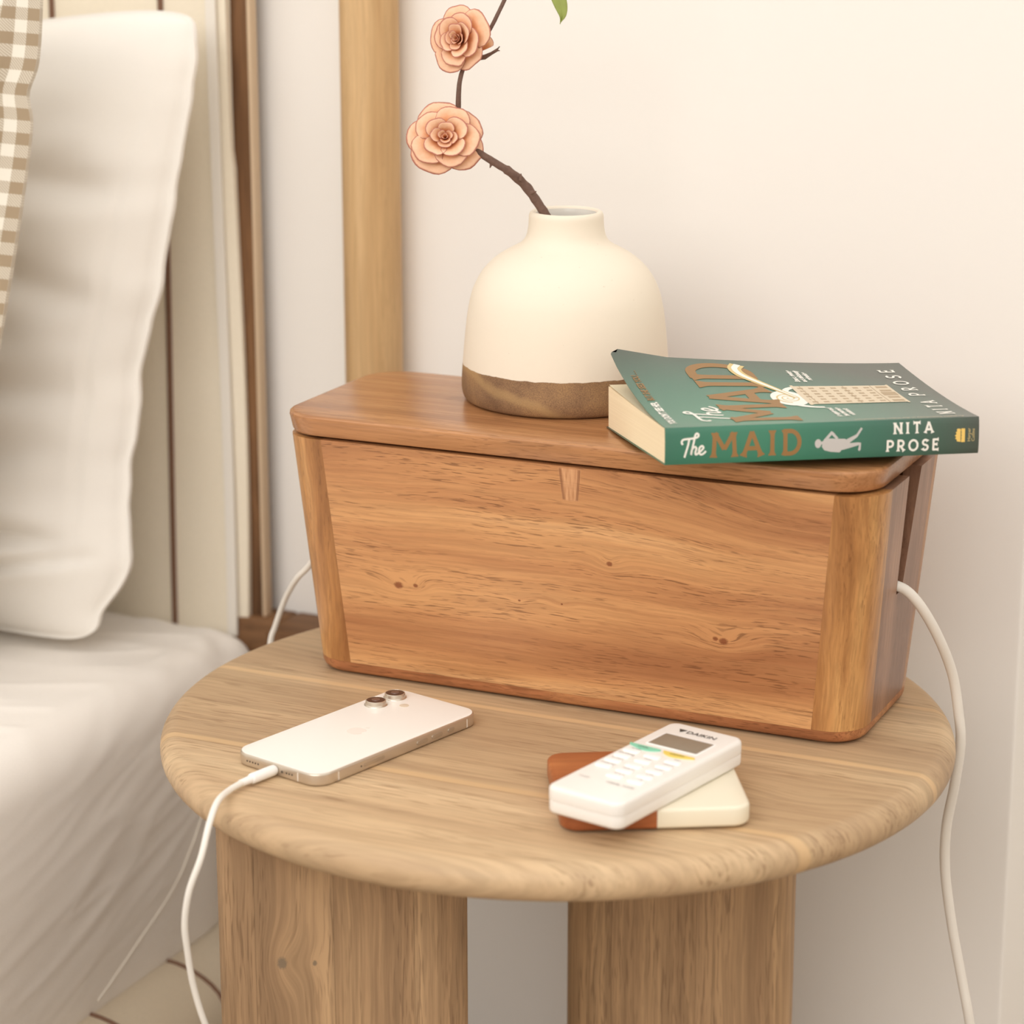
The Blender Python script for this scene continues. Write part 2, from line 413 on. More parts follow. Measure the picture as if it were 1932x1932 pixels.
# printed vignette: emerald near the title end, darker towards the tail and the fore-edge
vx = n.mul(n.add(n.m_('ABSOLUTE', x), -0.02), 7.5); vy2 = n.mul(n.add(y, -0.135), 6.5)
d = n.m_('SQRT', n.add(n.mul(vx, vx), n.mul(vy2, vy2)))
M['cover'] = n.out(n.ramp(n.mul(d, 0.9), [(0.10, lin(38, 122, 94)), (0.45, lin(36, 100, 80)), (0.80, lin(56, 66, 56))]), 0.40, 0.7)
n.bsdf.inputs['Coat Weight'].default_value = 0.7; n.bsdf.inputs['Coat Roughness'].default_value = 0.38
fz = n.noise(n.vec(x, y, z), 900, 2, 0.5); n.bump(fz, 0.06, 0.0003)
M['page'] = plain('cream_pages', lin(240, 224, 192), 0.9, 0.1)
n = NT('page_edges')
x, y, z = n.xyz()
ln = n.noise(n.vec(n.mul(x, 2.0), n.mul(y, 2.0), n.mul(z, 6000.0)), 1.0, 2, 0.6)
M['page_edge'] = n.out(n.mix(n.mul(n.step(ln, 0.4, 0.65), 0.22), lin(248, 230, 196), lin(206, 178, 138)), 0.9, 0.1)
n.bump(ln, 0.3, 0.0002)
M['ink_white'] = plain('ink_white', lin(240, 236, 226), 0.5, 0.4)
M['ink_gold'] = plain('ink_gold', lin(150, 112, 66), 0.45, 0.5)
M['ink_gold_light'] = plain('ink_pale_gold', lin(214, 190, 130), 0.45, 0.5)
M['ink_yellow'] = plain('ink_yellow', lin(238, 200, 110), 0.5, 0.4)
M['ink_grey'] = plain('ink_grey', lin(196, 192, 188), 0.5, 0.4)
M['ink_beige'] = plain('ink_beige', lin(216, 200, 174), 0.5, 0.4)
M['ink_beige_dark'] = plain('ink_beige_dark', lin(178, 156, 126), 0.5, 0.4)
M['ink_dark'] = plain('ink_dark', lin(70, 66, 62), 0.5, 0.4)

# electronics
M['phone_back'] = plain('phone_back_glass', lin(246, 241, 233), 0.28, 0.4)
M['alu'] = plain('silver_aluminium', lin(208, 196, 180), 0.30, 0.5, Metallic=0.75)
M['alu_dark'] = plain('button_aluminium', lin(192, 180, 164), 0.35, 0.5, Metallic=0.75)
M['hole'] = plain('dark_hole', lin(84, 74, 64), 0.6)
M['antenna'] = plain('antenna_line', lin(232, 226, 216), 0.4)
M['lens'] = plain('lens_glass', lin(66, 46, 40), 0.12, 0.7)
M['lens_core'] = plain('lens_core', lin(110, 84, 74), 0.15, 0.7)
M['flash'] = plain('flash_window', lin(222, 206, 184), 0.4)
M['logo'] = plain('phone_logo', lin(244, 237, 228), 0.26, 0.42)
M['remote'] = plain('remote_plastic', lin(243, 238, 231), 0.42, 0.4)
M['button'] = plain('remote_button', lin(252, 250, 247), 0.4, 0.4)
M['lcd'] = plain('remote_display', lin(142, 132, 116), 0.3, 0.5)
M['green_btn'] = plain('remote_green', lin(138, 208, 178), 0.4, 0.4)
M['yellow_btn'] = plain('remote_yellow', lin(232, 206, 104), 0.4, 0.4)

# ------------------------------------------------------------------ room shell
T = 0.55
WY = 0.286
def struct(name, bm, mat): return tag(obj(name, bm, mat, None, False), kind='structure')
struct('floor', box(-2.6, 2.4, -3.0, 0.9, -0.1, 0.0), M['floor'])
struct('wall_back', box(-2.6, 0.2262, WY, WY + 0.30, 0.0, 2.6, 0.002), M['wall'])
struct('wall_recess', box(0.2262, 2.4, WY + 0.24, WY + 0.34, 0.0, 2.6), M['wall'])
struct('wall_left', box(-2.7, -2.6, -3.0, WY + 0.30, 0.0, 2.6), M['wall'])
struct('wall_right', box(2.4, 2.5, -3.0, WY + 0.34, 0.0, 2.6), M['wall'])
struct('wall_front', box(-2.7, 2.5, -3.1, -3.0, 0.0, 2.6), M['wall'])

# ------------------------------------------------------------------ bed
bed = empty('bed', (-0.85, 0.0, 0.0))
tag(bed, 'brown wooden bed with striped cream canvas headboard and padded canvas side rail', 'bed')
def inbed(bm):
    for v in bm.verts: v.co -= Vector((-0.85, 0, 0))
    return bm
obj('ledge', inbed(box(-0.350, -0.16, 0.228, WY - 0.001, 0.43, 0.4905, 0.003)), M['ledge'], bed)
obj('head_rail', inbed(box(-1.5, -0.3505, 0.254, WY - 0.001, 0.10, 0.4905, 0.003)), M['ledge'], bed)
obj('headboard_stile', inbed(box(-0.410, -0.3702, 0.262, 0.272, 0.479, 1.35, 0.001)), M['dark_wood'], bed)
obj('headboard_lit_side', inbed(box(-0.3701, -0.3668, 0.2615, 0.2715, 0.479, 1.35, 0.001)), M['lit_edge'], bed)  # outer side face of the stile, painted pale for the light on it
# canvas headboard panels between piping lines
def canvas_y(x, z):
    return 0.252 + 0.0035 * math.sin(x * 31 + z * 2.0) + 0.002 * math.sin(z * 7 + x * 9)
def canvas_edge(z): return -0.3795 + 0.0022 * math.sin(z * 11 + 1.0) - 0.0015 * (z > 0.85)
def panel(x0f, x1f):
    bm = bmesh.new(); nu, nv = 14, 60
    z0, z1 = 0.47, 1.33
    F = []; B = []
    for j in range(nv + 1):
        z = z0 + (z1 - z0) * j / nv
        a, b = x0f(z), x1f(z)
        rf, rb = [], []
        for i in range(nu + 1):
            t = i / nu; x = a + (b - a) * t
            y = canvas_y(x, z) - 0.0015 * math.sin(PI * t)
            rf.append(bm.verts.new((x + 0.85, y, z))); rb.append(bm.verts.new((x + 0.85, 0.2605, z)))
        F.append(rf); B.append(rb)
    for j in range(nv):
        for i in range(nu):
            bm.faces.new((F[j][i], F[j][i + 1], F[j + 1][i + 1], F[j + 1][i])); bm.faces.new((B[j][i], B[j + 1][i], B[j + 1][i + 1], B[j][i + 1]))
        bm.faces.new((F[j][0], F[j + 1][0], B[j + 1][0], B[j][0])); bm.faces.new((F[j][nu], B[j][nu], B[j + 1][nu], F[j + 1][nu]))
    for i in range(nu):
        bm.faces.new((F[0][i], B[0][i], B[0][i + 1], F[0][i + 1])); bm.faces.new((F[nv][i], F[nv][i + 1], B[nv][i + 1], B[nv][i]))
    return bm
pipes = [-0.4415, -0.5345, -0.6275, -0.7205, -0.8135, -0.9065, -0.9995, -1.0925]
prev = canvas_edge
for k, px in enumerate(pipes):
    f = (lambda z, px=px: px + 0.002 * math.sin(z * 5 + px * 9))
    obj('canvas_panel', panel(lambda z, f=f: f(z) + 0.0008, lambda z, g=prev: g(z) - 0.0008 * (g is not canvas_edge)), M['canvas'], bed)
    pts = [(f(z) + 0.85, canvas_y(f(z), z) - 0.0005, z) for z in [0.475 + 0.855 * i / 60 for i in range(61)]]
    obj('piping', tube_bm(pts, 0.0024, 8), M['piping'], bed)
    prev = f
tp = []
for i in range(61):
    z = 0.475 + 0.855 * i / 60
    x = -0.3925 - 0.0015 * math.sin(z * 9)
    tp.append((x, z))
bm = bmesh.new(); A = []
for x, z in tp:
    A.append([bm.verts.new((x + 0.85 + d, canvas_y(x, z) - q, z)) for d, q in ((-0.0042, 0.0030), (0.0042, 0.0030), (0.0042, 0.0052), (-0.0042, 0.0052))])
for a, b in zip(A[:-1], A[1:]):
    for i in range(4): bm.faces.new((a[i], a[(i + 1) % 4], b[(i + 1) % 4], b[i]))
bm.faces.new(A[0]); bm.faces.new(A[-1][::-1])
obj('fabric_tape', bm, M['tape'], bed)
# side rail roll with ring stripes
def roll_pt(y, a, dr=0.0):
    r = 0.05 + dr + 0.0012 * noise.noise((y * 14, math.cos(a) * 1.5, math.sin(a) * 1.5))
    return (-0.361 + 0.85 + r * math.cos(a), y, 0.218 + r * math.sin(a))
rings = []
N = 40
for i in range(121):
    y = -0.95 + (0.228 + 0.95) * i / 120
    rings.append([roll_pt(y, 2 * PI * k / N) for k in range(N)])
obj('side_rail_roll', ring_stack(rings), M['canvas_roll'], bed)
y = 0.095
while y > -0.95:
    pts = [Vector(roll_pt(y + 0.003 * math.sin(k * 0.5), 2 * PI * k / N, 0.0006)) for k in range(N + 1)]
    obj('piping', tube_bm(pts, 0.0017, 6), M['piping'], bed)
    y -= 0.0995
obj('bed_base', inbed(box(-1.5, -0.43, -0.95, 0.23, 0.05, 0.2655, 0.004)), M['dark_wood'], bed)

post = tag(obj('bed_post', lathe([(0.0205, 0.0), (0.0217, 0.002), (0.0217, 0.7), (0.0217, 1.2), (0.021, 1.21)], 48), M['post']), 'tall round pale oak post standing between headboard and wooden box', 'post')
post.location = (-0.2676, 0.2625, 0.4906)

# ------------------------------------------------------------------ mattress with sheet
MX0, MX1, MY0, MY1, MZ0, MZ1 = -1.43, -0.358, -0.95, 0.250, 0.268, 0.488
def mring(d, z, n_side=240, n_arc=20, n_far=150, n_rest=30):
    hx, hy = (MX1 - MX0) / 2 - d, (MY1 - MY0) / 2 - d
    r = max(0.026 - d * 0.7, 0.004)
    cx, cy = (MX0 + MX1) / 2, (MY0 + MY1) / 2
    P = []
    def arc(sx, sy, a0, k):
        for i in range(k):
            a = math.radians(a0 + 90 * i / k); P.append((cx + sx * (hx - r) + r * math.cos(a), cy + sy * (hy - r) + r * math.sin(a), z))
    for i in range(n_side): P.append((cx + hx, cy - hy + r + (2 * hy - 2 * r) * i / n_side, z))
    arc(1, 1, 0, n_arc)
    for i in range(n_far): P.append((cx + hx - r - (2 * hx - 2 * r) * i / n_far, cy + hy, z))
    arc(-1, 1, 90, 5)
    for i in range(n_rest): P.append((cx - hx, cy + hy - r - (2 * hy - 2 * r) * i / n_rest, z))
    arc(-1, -1, 180, 5)
    for i in range(n_rest): P.append((cx - hx + r + (2 * hx - 2 * r) * i / n_rest, cy - hy, z))
    arc(1, -1, 270, 5)
    return P
def wr(p, k=1.0):
    """sheet wrinkles: long diagonal folds on the side, gathers by the far corner"""
    x, y, z = p
    s = y * 1.0 + z * 0.35
    t = z - y * 0.30
    a = noise.noise((s * 3.2, t * 26.0, x * 3.0))
    b = noise.noise((s * 9.0 + 5, t * 60.0, x * 6.0))
    a = (1 - abs(a) * 2.2); b = (1 - abs(b) * 2.2)
    c = max(0.0, 1 - math.hypot(y - 0.235, (x + 0.38) * 1.2, (z - 0.45) * 0.8) / 0.16)
    g = noise.noise((y * 46, z * 20, x * 40)) * 0.0040 * c + noise.noise((x * 25 + y * 30, z * 60, 3.3)) * 0.0030 * c
    m_ = max(0.0, noise.noise((y * 4 + 9, z * 5, x)) * 1.6 + 0.25)
    return k * (max(0.0, a) ** 3 * 0.0017 * m_ + max(0.0, b) ** 2 * 0.0009 * (0.3 + m_)) + g * 1.5 + noise.noise((x * 5, y * 5, z * 5)) * 0.004
rings = []
for i in range(5): rings.append((0.05 * (1 - i / 5) ** 2 + 0.004, MZ0 - 0.004))
for i in range(64): rings.append((0.0, MZ0 + (MZ1 - 0.032 - MZ0) * i / 63))
for i in range(1, 13):
    a = PI / 2 * i / 12
    rings.append((0.032 * (1 - math.cos(a)), MZ1 - 0.032 + 0.032 * math.sin(a)))
for i in range(1, 60): rings.append((0.032 + 0.40 * (i / 60) ** 1.15, MZ1 + 0.006 * (i / 60)))
vs = []; fs = []
base = [mring(d, z) for d, z in rings]
n_ = len(base[0])
ccx, ccy = (MX0 + MX1) / 2, (MY0 + MY1) / 2
for r_, (d, z) in zip(base, rings):
    for p in r_:
        if d <= 0.0321 and z > MZ0 - 0.001:
            q = Vector((p[0] - ccx, p[1] - ccy, 0)); out = Vector((1, 0, 0)) if p[0] > MX1 - 0.06 and p[1] < MY1 - 0.06 else q.normalized()
            zz = max(0.0, (z - (MZ1 - 0.032)) / 0.032)
            nrm = (out * (1 - zz) + Vector((0, 0, 1)) * zz).normalized()
            bulge = 0.010 * math.sin(PI * min(1, (z - MZ0) / (MZ1 - MZ0))) - 0.004
            # gathered elastic corner, pulled inward low down
            lowc = max(0.0, (p[1] - 0.15) / 0.1) * max(0, 1 - (z - MZ0) / 0.2) * 0.012
            P = Vector(p) + nrm * (wr(p) + bulge * (1 - zz)) - out * lowc
        else:
            h = 0.0022 * max(0, 1 - 3.0 * abs(noise.noise((p[0] * 6 + p[1] * 3, p[1] * 22 - p[0] * 9, 1.0)))) ** 2 + 0.004 * noise.noise((p[0] * 5, p[1] * 5, z * 5))
            P = Vector(p) + Vector((0, 0, h if z > MZ0 else 0))
        vs.append(tuple(P))
for a in range(len(base) - 1):
    for i in range(n_):
        j = (i + 1) % n_
        fs.append((a * n_ + i, a * n_ + j, (a + 1) * n_ + j, (a + 1) * n_ + i))
fs.append(tuple(range(n_))[::-1]); fs.append(tuple((len(base) - 1) * n_ + i for i in range(n_)))
O = Vector((-0.85, -0.35, MZ0))
mat_o = raw('mattress', [tuple(Vector(v) - O) for v in vs], fs, M['sheet'], None, True, 80)
mat_o.location = O
tag(mat_o, 'thick mattress in a creased off-white fitted sheet on the bed frame', 'mattress')
# sheet seam and corner loop
def side_x(y, z): 
    p = (MX1, y, z); return MX1 + wr(p) + 0.010 * math.sin(PI * min(1, (z - MZ0) / (MZ1 - MZ0))) - 0.004 - max(0.0, (y - 0.15) / 0.1) * max(0, 1 - (z - MZ0) / 0.2) * 0.012
pts = catmull([(y, z, 0) for y, z in ((0.1440, 0.40), (0.1347, 0.3768), (0.1151, 0.3512), (0.0882, 0.3253), (0.0537, 0.3053), (0.0222, 0.2875), (0.0, 0.276))], 8)
obj('sheet_seam', tube_bm([Vector((side_x(p.x, p.y) + 0.0004, p.x, p.y)) - O for p in pts], 0.0008, 6), M['thread'], mat_o)

# ------------------------------------------------------------------ cushions
def cushion(name, corners, thick, mat, flange=0.05, nu=90, nv=90, creases=(), bulge=None, uvs=None, seedz=0.0, wr_amp=0.003, front=(0, -1, 0)):
    BL, BR, TR, TL = [Vector(c) for c in corners]
    F = []; B = []
    bm = bmesh.new(); uvl = bm.loops.layers.uv.new('UVMap') if uvs else None
    nrm = (BR - BL).cross(TL - BL).normalized()
    if nrm.dot(Vector(front)) < 0: nrm = -nrm
    def prof(a):
        a = abs(a)
        k = 1 - flange
        if a > k: return 0.0
        return (1 - (a / k) ** 2.6) ** 0.62
    for j in range(nv + 1):
        v = -1 + 2 * j / nv; rf = []; rb = []
        for i in range(nu + 1):
            u = -1 + 2 * i / nu
            # denser toward edges
            uu = math.sin(u * PI / 2) * 0.5 + u * 0.5; vv = math.sin(v * PI / 2) * 0.5 + v * 0.5
            s, t = (uu + 1) / 2, (vv + 1) / 2
            # sides pull in between the corners
            P = (BL * (1 - s) + BR * s) * (1 - t) + (TL * (1 - s) + TR * s) * t
            if bulge: P = P + bulge(uu, vv)
            th = thick * prof(uu) ** 1.0 * prof(vv) ** 1.0
            k = min(1.0, th / (thick * 0.5) + 0.12)
            w = wr_amp * (noise.noise((uu * 2.2 + seedz, vv * 3.0, 0.3)) * 2.2 + noise.noise((uu * 7, vv * 9 + seedz, 1.3)) * 0.7)
            for (a0, b0, a1, b1, wd, dep) in creases:
                ax = Vector((a1 - a0, b1 - b0)); L2 = ax.length_squared
                tt_ = max(0, min(1, ((uu - a0) * ax.x + (vv - b0) * ax.y) / L2))
                dd = math.hypot(uu - a0 - ax.x * tt_, vv - b0 - ax.y * tt_)
                w -= dep * math.exp(-(dd / wd) ** 2) * math.sin(PI * (0.08 + 0.84 * tt_)) ** 0.7
                w += dep * 0.6 * math.exp(-((dd - wd * 2.0) / (wd * 1.3)) ** 2) * math.sin(PI * tt_) ** 0.8
            eb = 0.0018 + 0.0 * th
            rf.append((bm.verts.new(P + nrm * (th + eb + w * k)), (uu, vv)))
            rb.append((bm.verts.new(P - nrm * (th * 0.8 + eb - w * k * 0.2)), (uu, vv)))
        F.append(rf); B.append(rb)
    def face(q):
        f = bm.faces.new([a[0] for a in q])
        if uvl:
            for l, a in zip(f.loops, q): l[uvl].uv = (a[1][0] * uvs[0], a[1][1] * uvs[1])
    for j in range(nv):
        for i in range(nu):
            face((F[j][i], F[j][i + 1], F[j + 1][i + 1], F[j + 1][i])); face((B[j][i], B[j + 1][i], B[j + 1][i + 1], B[j][i + 1]))
        face((F[j][0], F[j + 1][0], B[j + 1][0], B[j][0])); face((F[j][nu], B[j][nu], B[j + 1][nu], F[j + 1][nu]))
    for i in range(nu):
        face((F[0][i], B[0][i], B[0][i + 1], F[0][i + 1])); face((F[nv][i], F[nv][i + 1], B[nv][i + 1], B[nv][i]))
    c = (BL + BR) / 2
    for v in bm.verts: v.co -= c
    o = obj(name, bm, mat, None, True, 80); o.location = c
    o['_n'] = tuple(nrm)
    return o, c, nrm
def pb(u, v):
    e = 0.012 * (u > 0) * abs(u) ** 6 * math.exp(-((v + 0.72) / 0.16) ** 2)        # swelling low on the right edge
    e -= 0.006 * (u > 0) * abs(u) ** 4 * math.exp(-((v + 0.90) / 0.06) ** 2)
    e -= 0.010 * (u > 0) * abs(u) ** 4 * math.exp(-((v + 0.08) / 0.10) ** 2) * 0.6
    e += 0.003 * (u > 0) * abs(u) ** 6 * noise.noise((0, v * 9, 2))
    z = 0.020 * max(0, v) ** 4 * (1 - u * u) ** 0.6 * (0.4 + 0.6 * max(0, u))
    corner = max(0, u) ** 14 * abs(v) ** 14
    return Vector((e - 0.010 * corner, 0, z + (0.010 if v < 0 else -0.006) * corner + 0.016 * max(0, u) ** 5 * max(0, -v) ** 3 * 0))
cr = [(0.90, -0.97, 0.91, 0.97, 0.010, 0.0016), (0.90, 0.10, 0.25, 0.42, 0.05, 0.006), (0.90, -0.18, 0.2, -0.12, 0.05, 0.006), (0.93, -0.70, -0.1, -0.95, 0.022, 0.009), (0.86, -0.66, 0.55, -0.62, 0.035, 0.008), (0.9, 0.45, 0.6, 0.55, 0.05, 0.004), (0.80, -0.35, 0.1, -0.5, 0.06, 0.004)]
pil, pc, pn = cushion('pillow', [(-1.07, 0.165, 0.496), (-0.4265, 0.1216, 0.498), (-0.3675, 0.200, 0.962), (-1.00, 0.198, 0.870)], 0.072, M['pillow'], flange=0.015, creases=cr, bulge=pb, nu=130, nv=130)
tag(pil, 'large plain white pillow leaning upright against the canvas headboard', 'pillow')
del pil['_n']
def gb(u, v):
    e = 0.024 * (u > 0) * abs(u) ** 4 * (1 - v * v) ** 0.7 - 0.006 * (u > 0) * abs(u) ** 4 * math.exp(-((v - 0.66) / 0.05) ** 2)
    return Vector((e, 0, 0))
gin, gc_, gn = cushion('gingham_cushion', [(-0.965, -0.01, 0.499), (-0.507, -0.005, 0.499), (-0.4000, 0.045, 1.005), (-0.86, 0.05, 1.03)], 0.055, M['gingham'], flange=0.08, bulge=gb, uvs=(13.5, 15.3), nu=90, nv=110, wr_amp=0.004, seedz=4)
tag(gin, 'beige and white gingham cushion at the left edge in front of white pillow', 'cushion')
del gin['_n']

# ------------------------------------------------------------------ table
table = empty('side_table', (0, 0, 0))
tag(table, 'round pale teak side table with two broad slab legs', 'table')
R, TH = 0.2506, 0.0235
prof = [(R - TH / 2 - 0.06, T - TH)]
for i in range(17):
    a = -PI / 2 + PI * i / 16
    prof.append((R - TH / 2 + TH / 2 * math.cos(a), T - TH / 2 + TH / 2 * math.sin(a)))
prof.append((R - TH / 2 - 0.06, T))
bm = lathe(prof, 160)
bs = planks(bm, 'Y', [-0.139, -0.0145, 0.100, 0.185])
for k, b in enumerate(bs):
    o = obj('plank', b, M['table_top'], table); o['tone'] = [0.13, 0.52, 0.05, 0.33, 0.71][k]; o['shade'] = [0.16, -0.12, -0.02, -0.16, 0.0][k]
for (lx, ly, nm, cuts) in ((-0.0910, -0.1200, 0, (-0.052, -0.004, 0.045)), (0.0481, 0.1000, 1, (-0.048, 0.0085, 0.020))):
    leg = empty('leg', (lx, ly, 0), math.radians(24.9)); leg.parent = table
    b = slab(0.0766, 0.030, 0.022, 0.0, T - TH - 0.0002, 0.001, n=8)
    for k, q in enumerate(planks(b, 'X', cuts, 0.00005)):
        for v in q.verts: v.co.z -= 0.5
        o = obj('stave', q, M['table_leg' if nm == 0 and k < 2 else 'table_leg_plain'], leg); o.location = (0, 0, 0.5); o['tone'] = [0.0, 0.0, 0.31, 0.62][k] if nm == 0 else [1.2, 1.45, 1.93, 2.3][k]; o['shade'] = ([0.0, 0.08, -0.12, 0.06] if nm == 0 else [-0.30, -0.06, 0.22, 0.14])[k]

# ------------------------------------------------------------------ cable box
BO = Vector((0.0044, 0.0733, T)); BZ = math.radians(0.729)
cbox = empty('cable_box', BO, BZ)
tag(cbox, 'large lidded acacia wood cable box with side slots on the round table', 'box')
H = 0.1625; HX, HY, FX, FY, RR = 0.1883, 0.0616, 0.0127, 0.0139, 0.024
def hx(z): return HX + FX * z / H
def hy(z): return HY + FY * z / H
TK = 0.011
def shell(cols, zs, mask=None):
    """cols: functions z -> (x, y, nx, ny) outward normal"""
    bm = bmesh.new()
    Oo = []; Ii = []
    for c in cols:
        oo, ii = [], []
        for z in zs:
            x, y, nx, ny = c(z)
            oo.append(bm.verts.new((x, y, z))); ii.append(bm.verts.new((x - nx * TK, y - ny * TK, z)))
        Oo.append(oo); Ii.append(ii)
    nc, nz_ = len(cols) - 1, len(zs) - 1
    on = lambda i, j: 0 <= i < nc and 0 <= j < nz_ and (mask is None or mask(i, j))
    for i in range(nc):
        for j in range(nz_):
            if not on(i, j): continue
            bm.faces.new((Oo[i][j], Oo[i + 1][j], Oo[i + 1][j + 1], Oo[i][j + 1])); bm.faces.new((Ii[i][j], Ii[i][j + 1], Ii[i + 1][j + 1], Ii[i + 1][j]))
            if not on(i - 1, j): bm.faces.new((Oo[i][j], Oo[i][j + 1], Ii[i][j + 1], Ii[i][j]))
            if not on(i + 1, j): bm.faces.new((Oo[i + 1][j], Ii[i + 1][j], Ii[i + 1][j + 1], Oo[i + 1][j + 1]))
            if not on(i, j - 1): bm.faces.new((Oo[i][j], Ii[i][j], Ii[i + 1][j], Oo[i + 1][j]))
            if not on(i, j + 1): bm.faces.new((Oo[i][j + 1], Oo[i + 1][j + 1], Ii[i + 1][j + 1], Ii[i][j + 1]))
    return bm
zs = [0.0095 + (H - 0.0095) * i / 8 for i in range(9)]
sL = lambda z: -0.1578 - 0.0128 * z / 0.1618
sR = lambda z: 0.1585 + 0.0149 * z / 0.1624
E0 = 0.00004
obj('front_panel', shell([lambda z, t=t: (sL(z) + E0 + (sR(z) - sL(z) - 2 * E0) * t, -hy(z), 0, -1) for t in [i / 12 for i in range(13)]], zs), M['box_front'], cbox)
obj('back_panel', shell([lambda z, t=t: (sR(z) - (sR(z) - sL(z)) * t, hy(z), 0, 1) for t in [i / 4 for i in range(5)]], zs), M['box_front'], cbox)['tone'] = 1.7
RE = 0.028
def post_cols(sx, sy, seam):
    c = [lambda z: (seam(z), sy * hy(z), 0, sy)]
    for i in range(13):
        a = PI / 2 * i / 12
        c.append(lambda z, a=a: (sx * (hx(z) - RR + RR * math.sin(a)), sy * (hy(z) - RR + RR * math.cos(a)), sx * math.sin(a), sy * math.cos(a)))
    c.append(lambda z: (sx * hx(z), sy * (hy(z) - RE), sx, 0))
    return c
for (sx, sy, seam, tn) in ((-1, -1, sL, 0.2), (1, -1, sR, 0.83), (1, 1, sR, 0.4), (-1, 1, sL, 0.6)):
    o = obj('corner_post', shell(post_cols(sx, sy, seam), zs), M['box_post'], cbox); o['tone'] = tn
zsl = [0.0095, 0.03, 0.06, 0.0855, 0.0875, 0.12, 0.145, H]
for sx in (1, -1):
    f_e = lambda z: -0.0095 - max(0.0, z - 0.0855) / (H - 0.0855) * 0.0020
    r_e = lambda z: 0.0030 + max(0.0, z - 0.0855) / (H - 0.0855) * 0.0128
    cols = [lambda z, sx=sx: (sx * hx(z), -(hy(z) - RE) + E0, sx, 0), lambda z, sx=sx: (sx * hx(z), f_e(z), sx, 0), lambda z, sx=sx: (sx * hx(z), r_e(z), sx, 0), lambda z, sx=sx: (sx * hx(z), hy(z) - RE - E0, sx, 0)]
    o = obj('end_panel', shell(cols, zsl, lambda i, j: not (i == 1 and j >= 3)), M['box_end'], cbox, True, 30); o['tone'] = 0.9 if sx > 0 else 0.3
# base plate with rounded lower arris
rings = []
for ins, z in ((0.0045, 0.0014), (0.0025, 0.0018), (0.0008, 0.0034), (0.0, 0.006), (0.0, 0.0094)):
    rings.append(rrect(hx(z) - ins, hy(z) - ins, RR - ins, z, n=10))
obj('base_plate', ring_stack(rings), M['box_base'], cbox)
for sx in (-1, 1):
    for sy in (-1, 1):
        obj('rubber_foot', lathe([(0.0055, 0.0), (0.006, 0.0006), (0.0058, 0.0014)], 20, sx * 0.165, sy * 0.049), M['rubber'], cbox)
# lid of four glued boards
lid = empty('lid', (0, 0, 0)); lid.parent = cbox
LX0, LX1, LY0, LY1 = -0.2045, 0.1990, -0.0769, 0.0761
lcx, lcy, lhx, lhy = (LX0 + LX1) / 2, (LY0 + LY1) / 2, (LX1 - LX0) / 2, (LY1 - LY0) / 2
rings = []
zb, zt = 0.1640, 0.1775
for ins, z in ((0.0030, zb), (0.0010, zb + 0.0006), (0.0004, zb + 0.002), (0.0, zt - 0.0045), (-0.0002, zt - 0.003), (0.0004, zt - 0.0012), (0.0016, zt - 0.0003), (0.0032, zt)):
    k = -0.0016 * (1 - (z - zb) / (zt - zb)) 
    rings.append(rrect(lhx - ins + k, lhy - ins + k, 0.029 - ins, z, lcx, lcy, n=12))
for k, b in enumerate(planks(ring_stack(rings), 'Y', [-0.036, 0.006, 0.044], 0.00003)):
    o = obj('board', b, M['box_lid'], lid); o['tone'] = [0.21, 0.74, 0.42, 0.95][k]; o['shade'] = [0.02, 0.12, -0.05, 0.18][k]
obj('locating_batten', box(-0.178, 0.172, -0.050, 0.050, 0.158, 0.1641, 0.001), M['box_lid'], lid)

# ------------------------------------------------------------------ vase
VO = (-0.0458, 0.1150, T + 0.1776)
vp = [(0.0, 0.0012), (0.060, 0.0012), (0.0635, 0.0), (0.0672, 0.0010), (0.0690, 0.0035), (0.0700, 0.008), (0.0700, 0.014), (0.0692, 0.026), (0.0680, 0.040), (0.0668, 0.052), (0.0654, 0.062), (0.0632, 0.072), (0.0600, 0.080), (0.0560, 0.0868), (0.0505, 0.0930), (0.0440, 0.0982), (0.0370, 0.1022), (0.0315, 0.1052), (0.0283, 0.1080), (0.0264, 0.1115), (0.0254, 0.1160), (0.0250, 0.1205), (0.0249, 0.1235), (0.0246, 0.1255), (0.0238, 0.1270), (0.0226, 0.1277), (0.0212, 0.1274), (0.0203, 0.1262)]
bm = bmesh.new()
def lathe_open(prof, n=96, seg=None):
    prof = [(r * 0.981, z * 0.973) for r, z in prof]
    pr = catmull([(r, z, 0) for r, z in prof], 4)
    pr = [(max(0, p.x), p.y) for p in pr]
    rings = [[(r * math.cos(2 * PI * i / n), r * math.sin(2 * PI * i / n), z) for i in range(n)] for r, z in pr]
    return rings
vase = empty('vase', VO)
tag(vase, 'bottle-neck stoneware vase, cream with unglazed brown base band', 'vase')
rings = lathe_open(vp[1:])
obj('vase_body', ring_stack(rings, True, False), M['vase'], vase)
rings = lathe_open([(0.0203, 0.1262), (0.0198, 0.122), (0.0200, 0.112), (0.0240, 0.103), (0.050, 0.088), (0.062, 0.06), (0.062, 0.02), (0.055, 0.006), (0.01, 0.005)], 64)
obj('inner_glaze', ring_stack(rings, False, True), M['vase_in'], vase)

